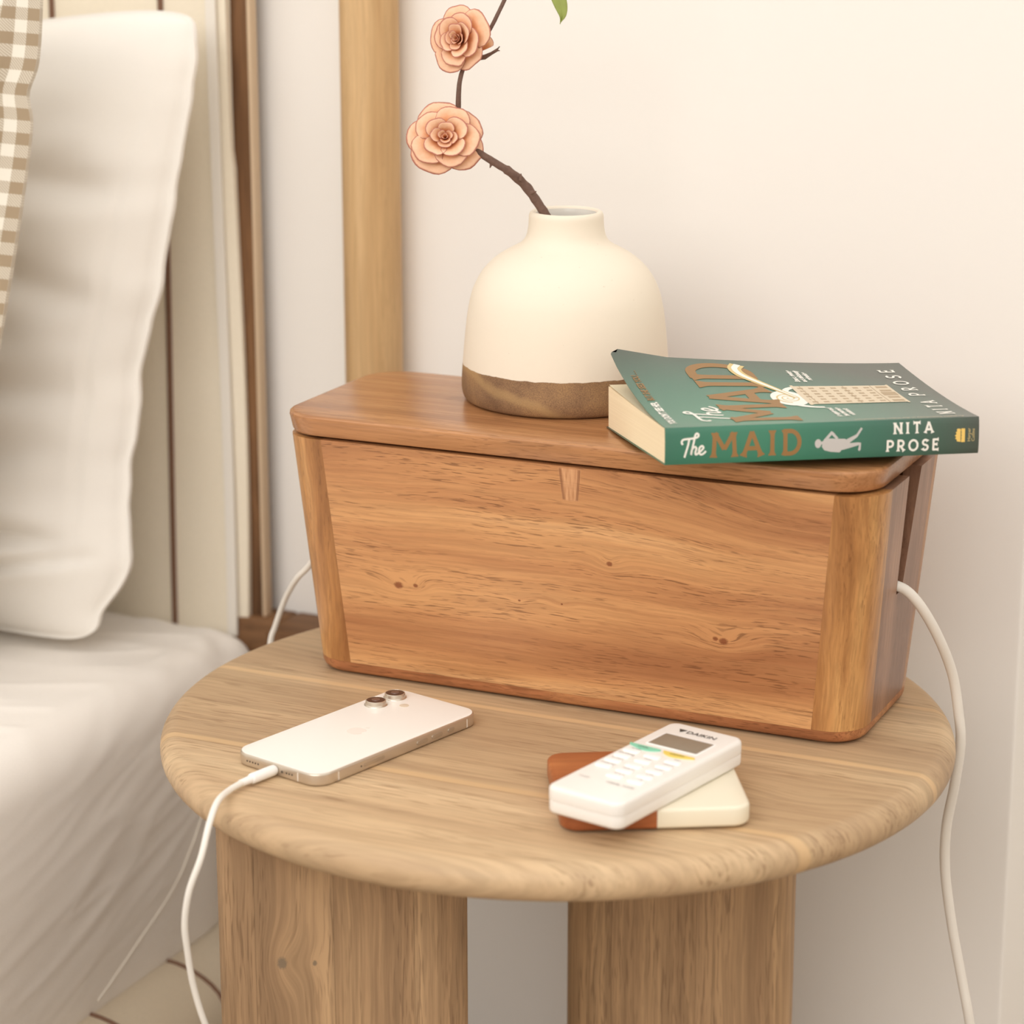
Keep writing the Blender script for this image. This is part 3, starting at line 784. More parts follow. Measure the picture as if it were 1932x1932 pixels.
# ------------------------------------------------------------------ rose branch
BRO = Vector((-0.0458, 0.1150, T + 0.185))
br_ = empty('rose_branch', BRO)
tag(br_, 'brown twig with two peach roses standing in the cream vase', 'flower branch')
stem_pts = [(-0.0300, 0.125, 0.7450), (-0.0410, 0.113, 0.8000), (-0.0495, 0.1060, 0.8370), (-0.0545, 0.1015, 0.8505), (-0.0638, 0.0980, 0.8652), (-0.0688, 0.0955, 0.8718), (-0.0748, 0.089, 0.879), (-0.0831, 0.0864, 0.8842), (-0.0945, 0.0827, 0.8918), (-0.1055, 0.087, 0.899), (-0.1108, 0.09, 0.908), (-0.1107, 0.0885, 0.9169), (-0.1088, 0.0877, 0.9364), (-0.1069, 0.096, 0.949), (-0.1001, 0.104, 0.9624), (-0.0949, 0.1042, 0.968), (-0.0884, 0.1117, 0.9857), (-0.083, 0.119, 1.0022), (-0.0818, 0.1257, 1.0252), (-0.0769, 0.128, 1.051)]
sp_ = catmull(stem_pts, 6)
rad = []
for p in sp_:
    t = max(0, min(1, (p.z - 0.85) / 0.10)); rad.append(0.0030 * (1 - t) + 0.0013 * t if p.z > 0.88 else 0.0030 + 0.0002 * math.sin(p.z * 900))
obj('stem', tube_bm([p - BRO for p in sp_], rad, 12, lambda p, a: 0.08 * noise.noise((p.x * 300, p.z * 300, a))), M['stem'], br_)
# nodes / thorns where side shoots were
for (p, d) in (((-0.0672, 0.0908, 0.8738), (0.0006, -0.001, 0.0042)), ((-0.0600, 0.0912, 0.8658), (0.0040, -0.001, 0.0012)), ((-0.0850, 0.0850, 0.8850), (-0.001, -0.001, -0.0038))):
    p = Vector(p) - BRO; d = Vector(d)
    obj('thorn', tube_bm([p, p + d * 0.5, p + d], [0.0016, 0.0010, 0.0003], 6), M['stem'], br_)

def petal_mesh(R0, th0, th1, spread, width=1.0, cup=0.0, ruf=0.05, seed=0, rim_curl=0.25):
    nu, nv = 12, 12
    vs = []; uv = []; fs = []
    for j in range(nv + 1):
        v = j / nv
        for i in range(nu + 1):
            u = -1 + 2 * i / nu
            te = v * (1 - 0.30 * abs(u) ** 3.4 + ruf * noise.noise((u * 2.2 + seed, seed * 1.7, 0)))
            # integrate profile
            rho = 0.0; h = 0.0; K = 10
            for q in range(K):
                t = te * (q + 0.5) / K
                th = th0 + (th1 - th0) * t + rim_curl * max(0, t - 0.7) / 0.3
                rho += math.sin(th) * R0 * te / K; h += math.cos(th) * R0 * te / K
            rho += R0 * 0.04
            w = spread * (0.42 + 0.58 * math.sin(min(1.0, te * 1.15) * PI * 0.5)) * width
            phi = u * w / (0.62 + 0.42 * rho / R0)
            rr = rho
            h2 = h + R0 * (cup * u * u * te - ruf * 0.6 * noise.noise((u * 3 + seed, te * 3, 2.0)))
            vs.append((rr * math.cos(phi), rr * math.sin(phi), h2)); uv.append((u, v))
    for j in range(nv):
        for i in range(nu):
            a = j * (nu + 1) + i; fs.append((a, a + 1, a + nu + 2, a + nu + 1))
    me = bpy.data.meshes.new('petal'); me.from_pydata(vs, [], fs)
    ul = me.uv_layers.new(name='UVMap')
    for l in me.loops: ul.data[l.index].uv = uv[l.vertex_index]
    for p in me.polygons: p.use_smooth = True
    me.materials.append(M['petal'])
    return me
def rose(center, facing, scale, layers, seed, roll=0.0, squash=(1, 1)):
    rnd = random.Random(seed)
    z = Vector(facing).normalized(); xx = Vector((_r.x, _r.y, _r.z)); xx = (xx - z * xx.dot(z)).normalized(); yy = z.cross(xx)
    mt = Matrix(((xx.x, yy.x, z.x, 0), (xx.y, yy.y, z.y, 0), (xx.z, yy.z, z.z, 0), (0, 0, 0, 1)))
    mt = Matrix.Translation(Vector(center) - BRO) @ mt @ Matrix.Diagonal((squash[0], squash[1], 1, 1))
    # calyx at the back is the rose head's own mesh
    b = lathe([(0.0008, -0.0065 ), (0.0022, -0.0050), (0.0034, -0.0015), (0.0030, 0.0020), (0.0010, 0.0035)], 16)
    head = obj('rose_head', b, M['stem'], br_)
    head.matrix_local = mt
    for li, (cnt, R0, th0, th1, spread, cup, curl, z0, ph) in enumerate(layers):
        for k in range(cnt):
            me = petal_mesh(R0 * scale * rnd.uniform(0.92, 1.08), th0 + rnd.uniform(-0.05, 0.05), th1 + rnd.uniform(-0.12, 0.12), spread, 1.0, cup, 0.06, seed + li * 7 + k * 1.3, curl)
            o = bpy.data.objects.new('petal', me); COL.objects.link(o); o.parent = head
            o.matrix_local = Matrix.Translation((0, 0, z0 * scale)) @ Matrix.Rotation(roll + ph + 2 * PI * k / cnt + rnd.uniform(-0.15, 0.15), 4, 'Z')
            m = o.modifiers.new('thickness', 'SOLIDIFY'); m.thickness = 0.00025
d2r = math.radians
L1 = [(5, 0.0285, d2r(62), d2r(96), 0.80, -0.05, 0.30, 0.000, 0.2), (5, 0.0262, d2r(46), d2r(80), 0.75, -0.02, 0.35, 0.0012, 0.85),
      (4, 0.0215, d2r(30), d2r(58), 0.75, 0.05, 0.30, 0.0020, 0.4), (4, 0.0165, d2r(22), d2r(40), 0.75, 0.10, 0.30, 0.0030, 1.1),
      (3, 0.0130, d2r(14), d2r(26), 0.85, 0.12, 0.2, 0.0042, 0.2), (3, 0.0105, d2r(8), d2r(14), 0.9, 0.1, 0.1, 0.0055, 1.3)]
tocam = (Vector((0.632, -1.4254, 1.107)) - Vector((-0.115, 0.0790, 0.8992))).normalized()
rose((-0.1150, 0.0790, 0.8985), tocam + Vector((-0.05, 0, 0.17)), 0.90, L1, 3, 0.3, (1.02, 0.90))
L2 = [(5, 0.0255, d2r(50), d2r(86), 0.80, -0.03, 0.25, 0.000, 0.5), (4, 0.0235, d2r(38), d2r(66), 0.80, 0.02, 0.30, 0.0012, 0.15),
      (4, 0.0205, d2r(26), d2r(46), 0.78, 0.06, 0.30, 0.0020, 0.9), (4, 0.0170, d2r(18), d2r(34), 0.80, 0.10, 0.25, 0.0030, 0.3),
      (3, 0.0145, d2r(10), d2r(22), 0.85, 0.12, 0.2, 0.0040, 1.0), (3, 0.0115, d2r(6), d2r(10), 0.95, 0.1, 0.1, 0.0055, 0.2)]
rose((-0.1103, 0.0960, 0.9600), tocam + Vector((-0.38, 0, 0.08)), 0.91, L2, 11, 1.2, (0.90, 1.0))
# spent bud beside the upper rose
bp0 = Vector((-0.1011, 0.1010, 0.9523)) - BRO
me = petal_mesh(0.0125, d2r(25), d2r(60), 0.9, 1.0, 0.1, 0.06, 5.0, 0.1)
o = bpy.data.objects.new('bud_petal', me); COL.objects.link(o); o.parent = br_
o.location = bp0; o.rotation_euler = Vector((0.9, -0.25, 0.25)).to_track_quat('Z', 'X').to_euler()
obj('bud_stalk', tube_bm([bp0 + Vector((-0.002, 0, -0.003)), bp0 + Vector((0.003, 0.001, -0.0025)), bp0 + Vector((0.0075, 0.002, 0.0)), bp0 + Vector((0.0115, 0.003, 0.0025))], [0.0018, 0.0016, 0.0010, 0.0010], 8), M['stem'], br_)
for dz in (-0.4, 0.5):
    obj('stamen', tube_bm([bp0 + Vector((0.0105, 0.003, 0.002)), bp0 + Vector((0.0128, 0.003, 0.002 + 0.003 * dz + 0.001))], [0.0007, 0.0003], 6), M['stem'], br_)
# leaf hanging into the frame at the top
lp = [Vector((-0.0707, 0.129, 1.0167)), Vector((-0.0634, 0.1285, 1.0003)), Vector((-0.0574, 0.1277, 0.9868)), Vector((-0.0540, 0.1262, 0.9771)), Vector((-0.0553, 0.1253, 0.9707))]
lpc = catmull(lp, 8); bm = bmesh.new(); A = []
for i, p in enumerate(lpc):
    t = i / (len(lpc) - 1); w = 0.0048 * math.sin(PI * min(1, t ** 0.8)) ** 0.8 * (1 - t ** 6) + 0.0002
    tg = (lpc[min(i + 1, len(lpc) - 1)] - lpc[max(i - 1, 0)]).normalized(); sd = tg.cross(_f).normalized()
    A.append([bm.verts.new(p - BRO + sd * w * s + _f * (0.0015 * (1 - abs(s)))) for s in (-1, -0.5, 0, 0.5, 1)])
for a, b in zip(A[:-1], A[1:]):
    for i in range(4): bm.faces.new((a[i], a[i + 1], b[i + 1], b[i]))
lf = obj('leaf', bm, M['leaf'], br_); m = lf.modifiers.new('thickness', 'SOLIDIFY'); m.thickness = 0.0004
obj('leaf_stalk', tube_bm([lp[0] - BRO + Vector((-0.003, 0, 0.02)), lp[0] - BRO], 0.0007, 6), M['stem'], br_)

# ------------------------------------------------------------------ lettering
def poly_stroke(P, w0, w1, f0=0.0, f1=0.0):
    """2-D stroke as quads; f0/f1 = flare length at the ends"""
    P = [Vector(p) for p in P]
    L = sum((b - a).length for a, b in zip(P[:-1], P[1:]))
    # resample
    Q = []
    step_ = max(L / 26, 1e-6)
    for a, b in zip(P[:-1], P[1:]):
        k = max(1, int((b - a).length / step_))
        for i in range(k): Q.append(a + (b - a) * i / k)
    Q.append(P[-1])
    d = 0.0; out = []
    for i, p in enumerate(Q):
        if i: d += (p - Q[i - 1]).length
        t = (Q[min(i + 1, len(Q) - 1)] - Q[max(i - 1, 0)]).normalized(); nn = Vector((-t.y, t.x))
        w = w0 + (w1 - w0) * d / L
        if f0: w *= 1 + 0.9 * math.exp(-(d / f0) ** 2 * 6)
        if f1: w *= 1 + 0.9 * math.exp(-((L - d) / f1) ** 2 * 6)
        out.append((p + nn * w / 2, p - nn * w / 2))
    return out
def arc(cx, cy, rx, ry, a0, a1, n=18):
    return [(cx + rx * math.cos(math.radians(a0 + (a1 - a0) * i / n)), cy + ry * math.sin(math.radians(a0 + (a1 - a0) * i / n))) for i in range(n + 1)]
S = 0.25
G = {  # glyph: width, [(points, flare0, flare1)]
 'M': (1.0, [([(0.04, 0), (0.10, 0.98)], S, S), ([(0.10, 0.98), (0.5, 0.32)], 0, 0), ([(0.5, 0.32), (0.90, 0.98)], 0, 0), ([(0.90, 0.98), (0.96, 0)], S, S)]),
 'A': (0.86, [([(0.04, 0), (0.41, 0.98)], S, 0), ([(0.41, 0.98), (0.82, 0)], 0, S), ([(0.17, 0.32), (0.68, 0.32)], 0, 0)]),
 'I': (0.3, [([(0.15, 0), (0.15, 1)], S, S)]),
 'D': (0.82, [([(0.13, 0), (0.13, 1)], S, S), ([(0.05, 0.95), (0.3, 0.95)] + arc(0.34, 0.5, 0.40, 0.45, 90, -90)[1:] + [(0.05, 0.05)], 0, 0)]),
 'N': (0.85, [([(0.10, 0), (0.10, 1)], S, S), ([(0.10, 0.95), (0.75, 0.05)], 0, 0), ([(0.75, 0), (0.75, 1)], S, S)]),
 'T': (0.8, [([(0.4, 0), (0.4, 0.95)], S, 0), ([(0.03, 0.94), (0.77, 0.94)], S * 0.7, S * 0.7)]),
 'P': (0.7, [([(0.12, 0), (0.12, 1)], S, 0), ([(0.05, 0.95), (0.35, 0.95)] + arc(0.36, 0.69, 0.27, 0.26, 90, -90)[1:] + [(0.12, 0.43)], 0, 0)]),
 'R': (0.78, [([(0.12, 0), (0.12, 1)], S, 0), ([(0.05, 0.95), (0.35, 0.95)] + arc(0.36, 0.70, 0.26, 0.25, 90, -90)[1:] + [(0.12, 0.45)], 0, 0), ([(0.34, 0.45), (0.70, 0.02)], 0, S)]),
 'O': (0.95, [(arc(0.47, 0.5, 0.40, 0.45, 0, 360, 36), 0, 0)]),
 'S': (0.68, [(arc(0.34, 0.72, 0.24, 0.22, 20, 270, 16) + arc(0.33, 0.27, 0.26, 0.23, 90, -160, 16)[1:], 0.15, 0.15)]),
 'E': (0.68, [([(0.12, 0), (0.12, 1)], 0, 0), ([(0.05, 0.95), (0.62, 0.95)], 0, S * 0.8), ([(0.12, 0.52), (0.52, 0.52)], 0, S * 0.6), ([(0.05, 0.05), (0.64, 0.05)], 0, S * 0.8)]),
}
SCRIPT = [  # 'The' in monoline script, unit height
 [(0.02, 0.62), (-0.03, 0.72), (0.02, 0.84), (0.16, 0.88), (0.42, 0.90), (0.62, 0.96), (0.66, 1.06), (0.60, 1.13), (0.53, 1.06), (0.50, 0.92), (0.46, 0.70), (0.40, 0.40), (0.36, 0.12), (0.39, 0.36), (0.50, 0.50), (0.57, 0.42), (0.53, 0.22), (0.56, 0.13), (0.66, 0.20), (0.78, 0.32), (0.86, 0.44), (0.80, 0.53), (0.70, 0.44), (0.68, 0.24), (0.76, 0.12), (0.88, 0.18), (0.96, 0.28)],
 [(0.28, 0.88), (0.24, 0.62), (0.16, 0.30), (0.09, 0.0)],
]
def write_geo(bmo, strokes, wmap):
    for st in strokes:
        prev_ = None
        for a, b in st:
            cur_ = (bmo.verts.new(wmap(a.x, a.y)), bmo.verts.new(wmap(b.x, b.y)))
            if prev_: bmo.faces.new((prev_[0], prev_[1], cur_[1], cur_[0]))
            prev_ = cur_
def lettering(name, text, height, width, wmap, mat, parent, weight=0.16, x0=0.0, track=0.12, lean=0.0):
    tot = sum(G[c][0] + track for c in text if c != ' ') - track + 0.5 * text.count(' ')
    k = width / tot
    bmo = bmesh.new(); x = 0
    for c in text:
        if c == ' ': x += 0.5; continue
        w, sts = G[c]
        for P, f0, f1 in sts:
            pts = [((x + px) * k, py * height) for px, py in P]
            thick = weight * height
            write_geo(bmo, [poly_stroke(pts, thick, thick, f0 * height, f1 * height)], wmap)
        x += w + track
    return obj(name, bmo, mat, parent, False)
def script_the(name, h, w, wmap, mat, parent, weight=0.075):
    bmo = bmesh.new()
    for P in SCRIPT:
        pts = catmull([(x * w, y * h, 0) for x, y in P], 5)
        write_geo(bmo, [poly_stroke([(p.x, p.y) for p in pts], weight * h, weight * h)], wmap)
    return obj(name, bmo, mat, parent, False)
def fill_poly(bmo, P, wmap):
    bmo.faces.new([bmo.verts.new(wmap(x, y)) for x, y in P])
def small_text(name, text, size, wmap, mat, parent, align='LEFT', shear=0.0, squeeze=1.0, off=0.0):
    cu = bpy.data.curves.new('t', 'FONT'); cu.body = text; cu.size = size; cu.align_x = align; cu.shear = shear; cu.resolution_u = 2; cu.space_line = 0.95; cu.offset = off
    to = bpy.data.objects.new('t', cu); COL.objects.link(to)
    bpy.context.view_layer.update()
    dg = bpy.context.evaluated_depsgraph_get()
    me = to.evaluated_get(dg).to_mesh()
    bmo = bmesh.new(); bmo.from_mesh(me)
    to.evaluated_get(dg).to_mesh_clear()
    bpy.data.objects.remove(to); bpy.data.curves.remove(cu)
    for v in bmo.verts: v.co = Vector(wmap(v.co.x * squeeze, v.co.y))
    return obj(name, bmo, mat, parent, False)

# ------------------------------------------------------------------ book
# local frame: x runs from spine to fore-edge, y from tail (0) to head (BL); origin = tail end of spine, bottom
BW, BLn, BT = 0.1265, 0.1905, 0.0221
book = empty('book', (0.2500, 0.0530, T + 0.1841))
d_head = Vector((0.0919 - 0.2500, -0.0526 - 0.0530)).normalized()     # tail -> head
# x axis = fore-edge direction, y axis = head direction
ang_b = math.atan2(d_head.y, d_head.x) - PI / 2
BZ2 = ang_b
book.rotation_euler = (0, math.radians(2.8), BZ2)      # the spine is propped a little above the lid
tag(book, 'green paperback novel lying on the right end of the wooden box lid', 'book')
def lift(x, y):
    t = max(0.0, x / BW); v = y / BLn
    return (0.0125 + 0.0128 * max(0, v) ** 1.5) * t ** 1.6 + 0.004 * t ** 6 * max(0, v - 0.8) * 5 - 0.0018 * math.exp(-((x - 0.008) / 0.004) ** 2) * 0
def flip(x): return -x
def cpt(x, y, off=0.0):   # front cover surface
    z = BT + lift(x, y); e = 1e-3
    nx = -(lift(x + e, y) - lift(x - e, y)) / (2 * e); ny = -(lift(x, y + e) - lift(x, y - e)) / (2 * e)
    nrm = Vector((nx, ny, 1)).normalized()
    xs = x * (1 - 0.035 * (x / BW) * (y / BLn))
    # fold over at the spine
    return Vector((xs, y, z)) + nrm * off
# mirrored: the fore-edge lies on +x when the head is on +y and cover is up -> spine at x=0
# orientation check: looking down, head direction d, fore-edge must lie at d rotated by -90 deg (right of head)
def sgn(p): return Vector((p[0] * SX, p[1] + p[0] * 0.085, p[2]))
fe = Vector((0.0140 - 0.0919, 0.0424 + 0.0526))
SX = 1.0 if fe.dot(Vector((math.cos(ang_b), math.sin(ang_b)))) > 0 else -1.0
# cover sheet
CT = 0.00035
def cover_grid(fn, nu, nv, name, mat):
    bm = bmesh.new(); A = [[bm.verts.new(fn(i / nu, j / nv, 0)) for i in range(nu + 1)] for j in range(nv + 1)]
    B = [[bm.verts.new(fn(i / nu, j / nv, 1)) for i in range(nu + 1)] for j in range(nv + 1)]
    for j in range(nv):
        for i in range(nu):
            bm.faces.new((A[j][i], A[j][i + 1], A[j + 1][i + 1], A[j + 1][i])); bm.faces.new((B[j][i], B[j + 1][i], B[j + 1][i + 1], B[j][i + 1]))
        bm.faces.new((A[j][0], A[j + 1][0], B[j + 1][0], B[j][0])); bm.faces.new((A[j][nu], B[j][nu], B[j + 1][nu], A[j + 1][nu]))
    for i in range(nu):
        bm.faces.new((A[0][i], B[0][i], B[0][i + 1], A[0][i + 1])); bm.faces.new((A[nv][i], A[nv][i + 1], B[nv][i + 1], B[nv][i]))
    return obj(name, bm, mat, book, True, 40)
def fc(u, v, s):
    x = u * BW; y = v * BLn
    if v == 1 : y -= 0.0006 * (noise.noise((u * 9, 1, 1)) + 1) * 0.5
    cut = 0.004 * max(0, (u - 0.965) / 0.035) * max(0, (v - 0.97) / 0.03)     # dog-eared corner
    p = cpt(x - cut, y - cut, 0.0 if s == 0 else -CT); return sgn(p)
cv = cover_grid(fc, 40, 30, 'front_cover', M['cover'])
def spn(u, v, s):
    # rounded a little at both hinges
    z = u * (BT - 0.0002); bul = 0.0009 * math.sin(PI * u) ** 0.5
    x = -bul + (CT if s else 0)
    return sgn((x, v * BLn, z))
cover_grid(spn, 12, 4, 'spine', M['cover'])
cover_grid(lambda u, v, s: sgn((u * (BW - 0.001), v * BLn, 0.0 if s == 0 else CT)), 2, 2, 'back_cover', M['cover'])
# page block: slightly fanned upwards at the fore-edge
def pgt(x, y): return BT - 0.0006 + 0.0048 * (x / BW) ** 1.4
bm = bmesh.new(); nx_ = 16; ny_ = 6
Tv = [[bm.verts.new(sgn((0.0012 + (BW - 0.0045) * i / nx_, 0.0008 + (BLn - 0.0016) * j / ny_, pgt(BW * i / nx_, 0)))) for i in range(nx_ + 1)] for j in range(ny_ + 1)]
Bv = [[bm.verts.new(sgn((0.0012 + (BW - 0.0045 - 0.0030 * 0) * i / nx_, 0.0008 + (BLn - 0.0016) * j / ny_, CT + 0.0002))) for i in range(nx_ + 1)] for j in range(ny_ + 1)]
for j in range(ny_):
    for i in range(nx_):
        bm.faces.new((Tv[j][i], Tv[j][i + 1], Tv[j + 1][i + 1], Tv[j + 1][i])); bm.faces.new((Bv[j][i], Bv[j + 1][i], Bv[j + 1][i + 1], Bv[j][i + 1]))
    bm.faces.new((Tv[j][0], Tv[j + 1][0], Bv[j + 1][0], Bv[j][0])); bm.faces.new((Tv[j][nx_], Bv[j][nx_], Bv[j + 1][nx_], Tv[j + 1][nx_]))
for i in range(nx_):
    bm.faces.new((Tv[0][i], Bv[0][i], Bv[0][i + 1], Tv[0][i + 1])); bm.faces.new((Tv[ny_][i], Tv[ny_][i + 1], Bv[ny_][i + 1], Bv[ny_][i]))
pb_ = obj('page_block', bm, M['page_edge'], book, True, 30)
# first leaf, cleaner paper
bm = bmesh.new(); A = []
for j in range(7):
    A.append([bm.verts.new(sgn((0.0012 + (BW - 0.005) * i / 16, 0.0006 + (BLn - 0.0016) * j / 6, pgt(BW * i / 16, 0) + 0.00015 + 0.0010 * (i / 16) ** 2 * (j / 6)))) for i in range(17)])
for a, b in zip(A[:-1], A[1:]):
    for i in range(16): bm.faces.new((a[i], a[i + 1], b[i + 1], b[i]))
obj('first_page', bm, M['page'], book)

# spine print: s along spine from head (left) to tail, t up
SB = 0.0009
def smap(s, t):
    u = t / BT; bul = 0.0009 * math.sin(PI * max(0.02, min(0.98, u))) ** 0.5
    return sgn((-bul - 0.00012, BLn - s * BLn / 0.1945, t))
# the photograph spans 590 px over the spine; positions read as fractions of it
script_the('spine_script', 0.0125, 0.0150, lambda s, t: smap(0.0105 + s, 0.0042 + t), M['ink_white'], book, 0.095)
lettering('spine_title', 'MAID', 0.0150, 0.0545, lambda s, t: smap(0.0290 + s, 0.0035 + t), M['ink_gold'], book, 0.17, track=0.28)
lettering('spine_author', 'NITA', 0.0068, 0.0245, lambda s, t: smap(0.1410 + s, 0.0135 + t), M['ink_white'], book, 0.19, track=0.42)
lettering('spine_author', 'PROSE', 0.0068, 0.0330, lambda s, t: smap(0.1365 + s, 0.0030 + t), M['ink_white'], book, 0.19, track=0.34)
# lying maid silhouette
bmo = bmesh.new()
def fig(P): fill_poly(bmo, [(0.0918 + x * 0.030, 0.0035 + y * 0.0135) for x, y in P], smap)
fig([(0.07 + 0.068 * math.cos(a), 0.45 + 0.20 * math.sin(a)) for a in [2 * PI * i / 14 for i in range(14)]])
fig([(0.12, 0.40), (0.17, 0.42), (0.17, 0.55), (0.12, 0.52)])
fig([(0.15, 0.30), (0.20, 0.14), (0.34, 0.06), (0.52, 0.02), (0.56, 0.12), (0.72, 0.20), (0.73, 0.52), (0.62, 0.62), (0.44, 0.64), (0.30, 0.66), (0.20, 0.66), (0.16, 0.52)])
fig([(0.19, 0.62), (0.34, 0.98), (0.38, 0.90), (0.27, 0.62)]); fig([(0.34, 0.98), (0.38, 0.94), (0.49, 0.66), (0.44, 0.62), (0.33, 0.86)])
fig([(0.66, 0.60), (0.73, 0.45), (0.88, 0.68), (0.99, 1.04), (0.955, 1.10), (0.86, 0.80)])
fig([(0.72, 0.20), (0.92, 0.32), (0.90, 0.10), (0.93, 0.04), (0.955, 0.12), (0.96, 0.42), (0.90, 0.44), (0.72, 0.42)])
obj('spine_figure', bmo, M['ink_grey'], book, False)
# publisher mark
bmo = bmesh.new()
def mk(P): fill_poly(bmo, [(0.1790 + x * 0.0068, 0.0072 + y * 0.0082) for x, y in P], smap)
mk([(0.62, 0.0), (0.97, 0.0), (0.97, 1.0), (0.62, 1.0), (0.62, 0.82), (0.66, 0.72), (0.62, 0.62), (0.66, 0.5), (0.62, 0.38), (0.66, 0.26), (0.62, 0.16)])
mk([(0.57, 0.02), (0.57, 0.98), (0.30, 1.0), (0.20, 0.93), (0.24, 0.80), (0.10, 0.74), (0.19, 0.60), (0.02, 0.50), (0.16, 0.38), (0.06, 0.28), (0.2, 0.2), (0.24, 0.06)])
obj('publisher_mark', bmo, M['ink_yellow'], book, False)
small_text('publisher_name', 'Harper\nCollins', 0.0028, lambda a, b: smap(0.1890 - b + 0.0000, 0.0074 + a), M['ink_gold_light'], book)

# front cover print: cover-upright frame: X to fore-edge, Y to head
def cmap(X, Y, o=0.00022): return sgn(cpt(X, Y * BLn / 0.1945, o))
lettering('cover_title', 'MAID', 0.0420, 0.1080, lambda a, b: cmap(0.0110 + a, 0.1070 + b), M['ink_gold'], book, 0.155, track=0.10)
script_the('cover_script', 0.0220, 0.0300, lambda a, b: cmap(0.0140 + a, 0.1480 + b * 1.0), M['ink_white'], book, 0.085)
lettering('cover_author', 'NITA', 0.0098, 0.0330, lambda a, b: cmap(0.0105 + a, 0.0105 + b), M['ink_white'], book, 0.155, track=0.75)
lettering('cover_author', 'PROSE', 0.0098, 0.0560, lambda a, b: cmap(0.0560 + a, 0.0105 + b), M['ink_white'], book, 0.155, track=0.75)
small_text('cover_tagline', "YOU DON'T SEE HER.", 0.0062, lambda a, b: cmap(0.0095 + a, 0.1840 + b), M['ink_white'], book, squeeze=0.72, off=0.0003)
small_text('cover_tagline', 'BUT SHE SEES YOU . . .', 0.0062, lambda a, b: cmap(0.0555 + a, 0.1840 + b), M['ink_gold'], book, squeeze=0.74, off=0.0002)
small_text('cover_quote', 'A gripping and\nheartwarming\nwhodunnit', 0.0048, lambda a, b: cmap(0.0235 + a, 0.0800 + b), M['ink_white'], book, 'CENTER', 0.2, 0.75, 0.0002)
small_text('cover_quote', 'Smart, riveting\nand deliciously\nrefreshing', 0.0048, lambda a, b: cmap(0.0990 + a, 0.0800 + b), M['ink_white'], book, 'CENTER', 0.2, 0.75, 0.0002)
small_text('cover_note', 'Available Exclusively in the Indian Subcontinent', 0.0036, lambda a, b: cmap(0.0042 - b, 0.0080 + a), M['ink_beige'], book, squeeze=1.0)
# building illustration: facade plate, bays and windows
bmo = bmesh.new()
X0, X1, Y0, Y1 = 0.0430, 0.0800, 0.0260, 0.0900
def rect(b_, x0, x1, y0, y1, o=0.00024, nn=6):
    for i in range(nn):
        for j in range(2):
            xa, xb = x0 + (x1 - x0) * j / 2, x0 + (x1 - x0) * (j + 1) / 2
            ya, yb = y0 + (y1 - y0) * i / nn, y0 + (y1 - y0) * (i + 1) / nn
            b_.faces.new([b_.verts.new(cmap(px, py, o)) for px, py in ((xa, ya), (xb, ya), (xb, yb), (xa, yb))])
rect(bmo, X0, X1, Y0, Y1); rect(bmo, X0 - 0.0015, X1 + 0.0015, Y1 - 0.002, Y1); rect(bmo, X0 - 0.0012, X1 + 0.0012, Y0, Y0 + 0.0015)
obj('cover_building', bmo, M['ink_beige'], book, False)
bmo = bmesh.new()
for j in range(7):
    yy = Y0 + 0.014 + j * 0.0072
    for i in range(6):
        xx = X0 + 0.003 + i * 0.0056
        rect(bmo, xx, xx + 0.0026, yy, yy + 0.0036, 0.00032, 1)
for yy in (Y0 + 0.0120, Y0 + 0.030, Y1 - 0.006): rect(bmo, X0 + 0.0005, X1 - 0.0005, yy, yy + 0.0006, 0.00032, 1)
rect(bmo, X0 + 0.015, X0 + 0.0225, Y0 + 0.001, Y0 + 0.0105, 0.00032, 2)
for i in (0, 1, 3, 4):
    rect(bmo, X0 + 0.002 + i * 0.0072, X0 + 0.006 + i * 0.0072, Y0 + 0.002, Y0 + 0.0095, 0.00032, 1)
obj('building_windows', bmo, M['ink_beige_dark'], book, False)
# scroll ornament with its long handle
bmo = bmesh.new()
cx_, cy_ = 0.0560, 0.0985
for k in range(36):
    a0, a1 = 2 * PI * k / 36, 2 * PI * (k + 1) / 36
    fill_poly(bmo, [(cx_, cy_), (cx_ + 0.0150 * math.cos(a0), cy_ + 0.0112 * math.sin(a0)), (cx_ + 0.0150 * math.cos(a1), cy_ + 0.0112 * math.sin(a1))], cmap)
write_geo(bmo, [poly_stroke([(p.x, p.y) for p in catmull([(0.0480, 0.1000, 0), (0.0410, 0.0960, 0), (0.0370, 0.0890, 0), (0.0360, 0.0830, 0)], 8)], 0.0050, 0.0024)], cmap)
write_geo(bmo, [poly_stroke([(p.x, p.y) for p in catmull([(0.0640, 0.0980, 0), (0.0730, 0.0950, 0), (0.0775, 0.0880, 0), (0.0780, 0.0780, 0)], 8)], 0.0044, 0.0030)], cmap)
obj('cover_scroll', bmo, M['ink_white'], book, False)
bmo = bmesh.new()
sc_ = [(cx_ + 0.0002 + (0.0006 + 0.0086 * i / 60) * math.cos(i * 0.26), cy_ + (0.0006 + 0.0078 * i / 60) * math.sin(i * 0.26)) for i in range(61)]
write_geo(bmo, [poly_stroke(sc_, 0.0005, 0.0011)], lambda a, b: cmap(a, b, 0.00034))
hd = catmull([(0.0570, 0.0935, 0), (0.0640, 0.0965, 0), (0.0760, 0.1020, 0), (0.0890, 0.1090, 0), (0.1010, 0.1150, 0), (0.1110, 0.1160, 0), (0.1180, 0.1120, 0)], 8)
write_geo(bmo, [poly_stroke([(p.x, p.y) for p in hd], 0.0030, 0.0095)], lambda a, b: cmap(a, b, 0.00034))
obj('cover_handle', bmo, M['ink_gold_light'], book, False)
bmo = bmesh.new()
write_geo(bmo, [poly_stroke([(p.x, p.y) for p in hd], 0.0012, 0.0042)], lambda a, b: cmap(a, b, 0.00046))
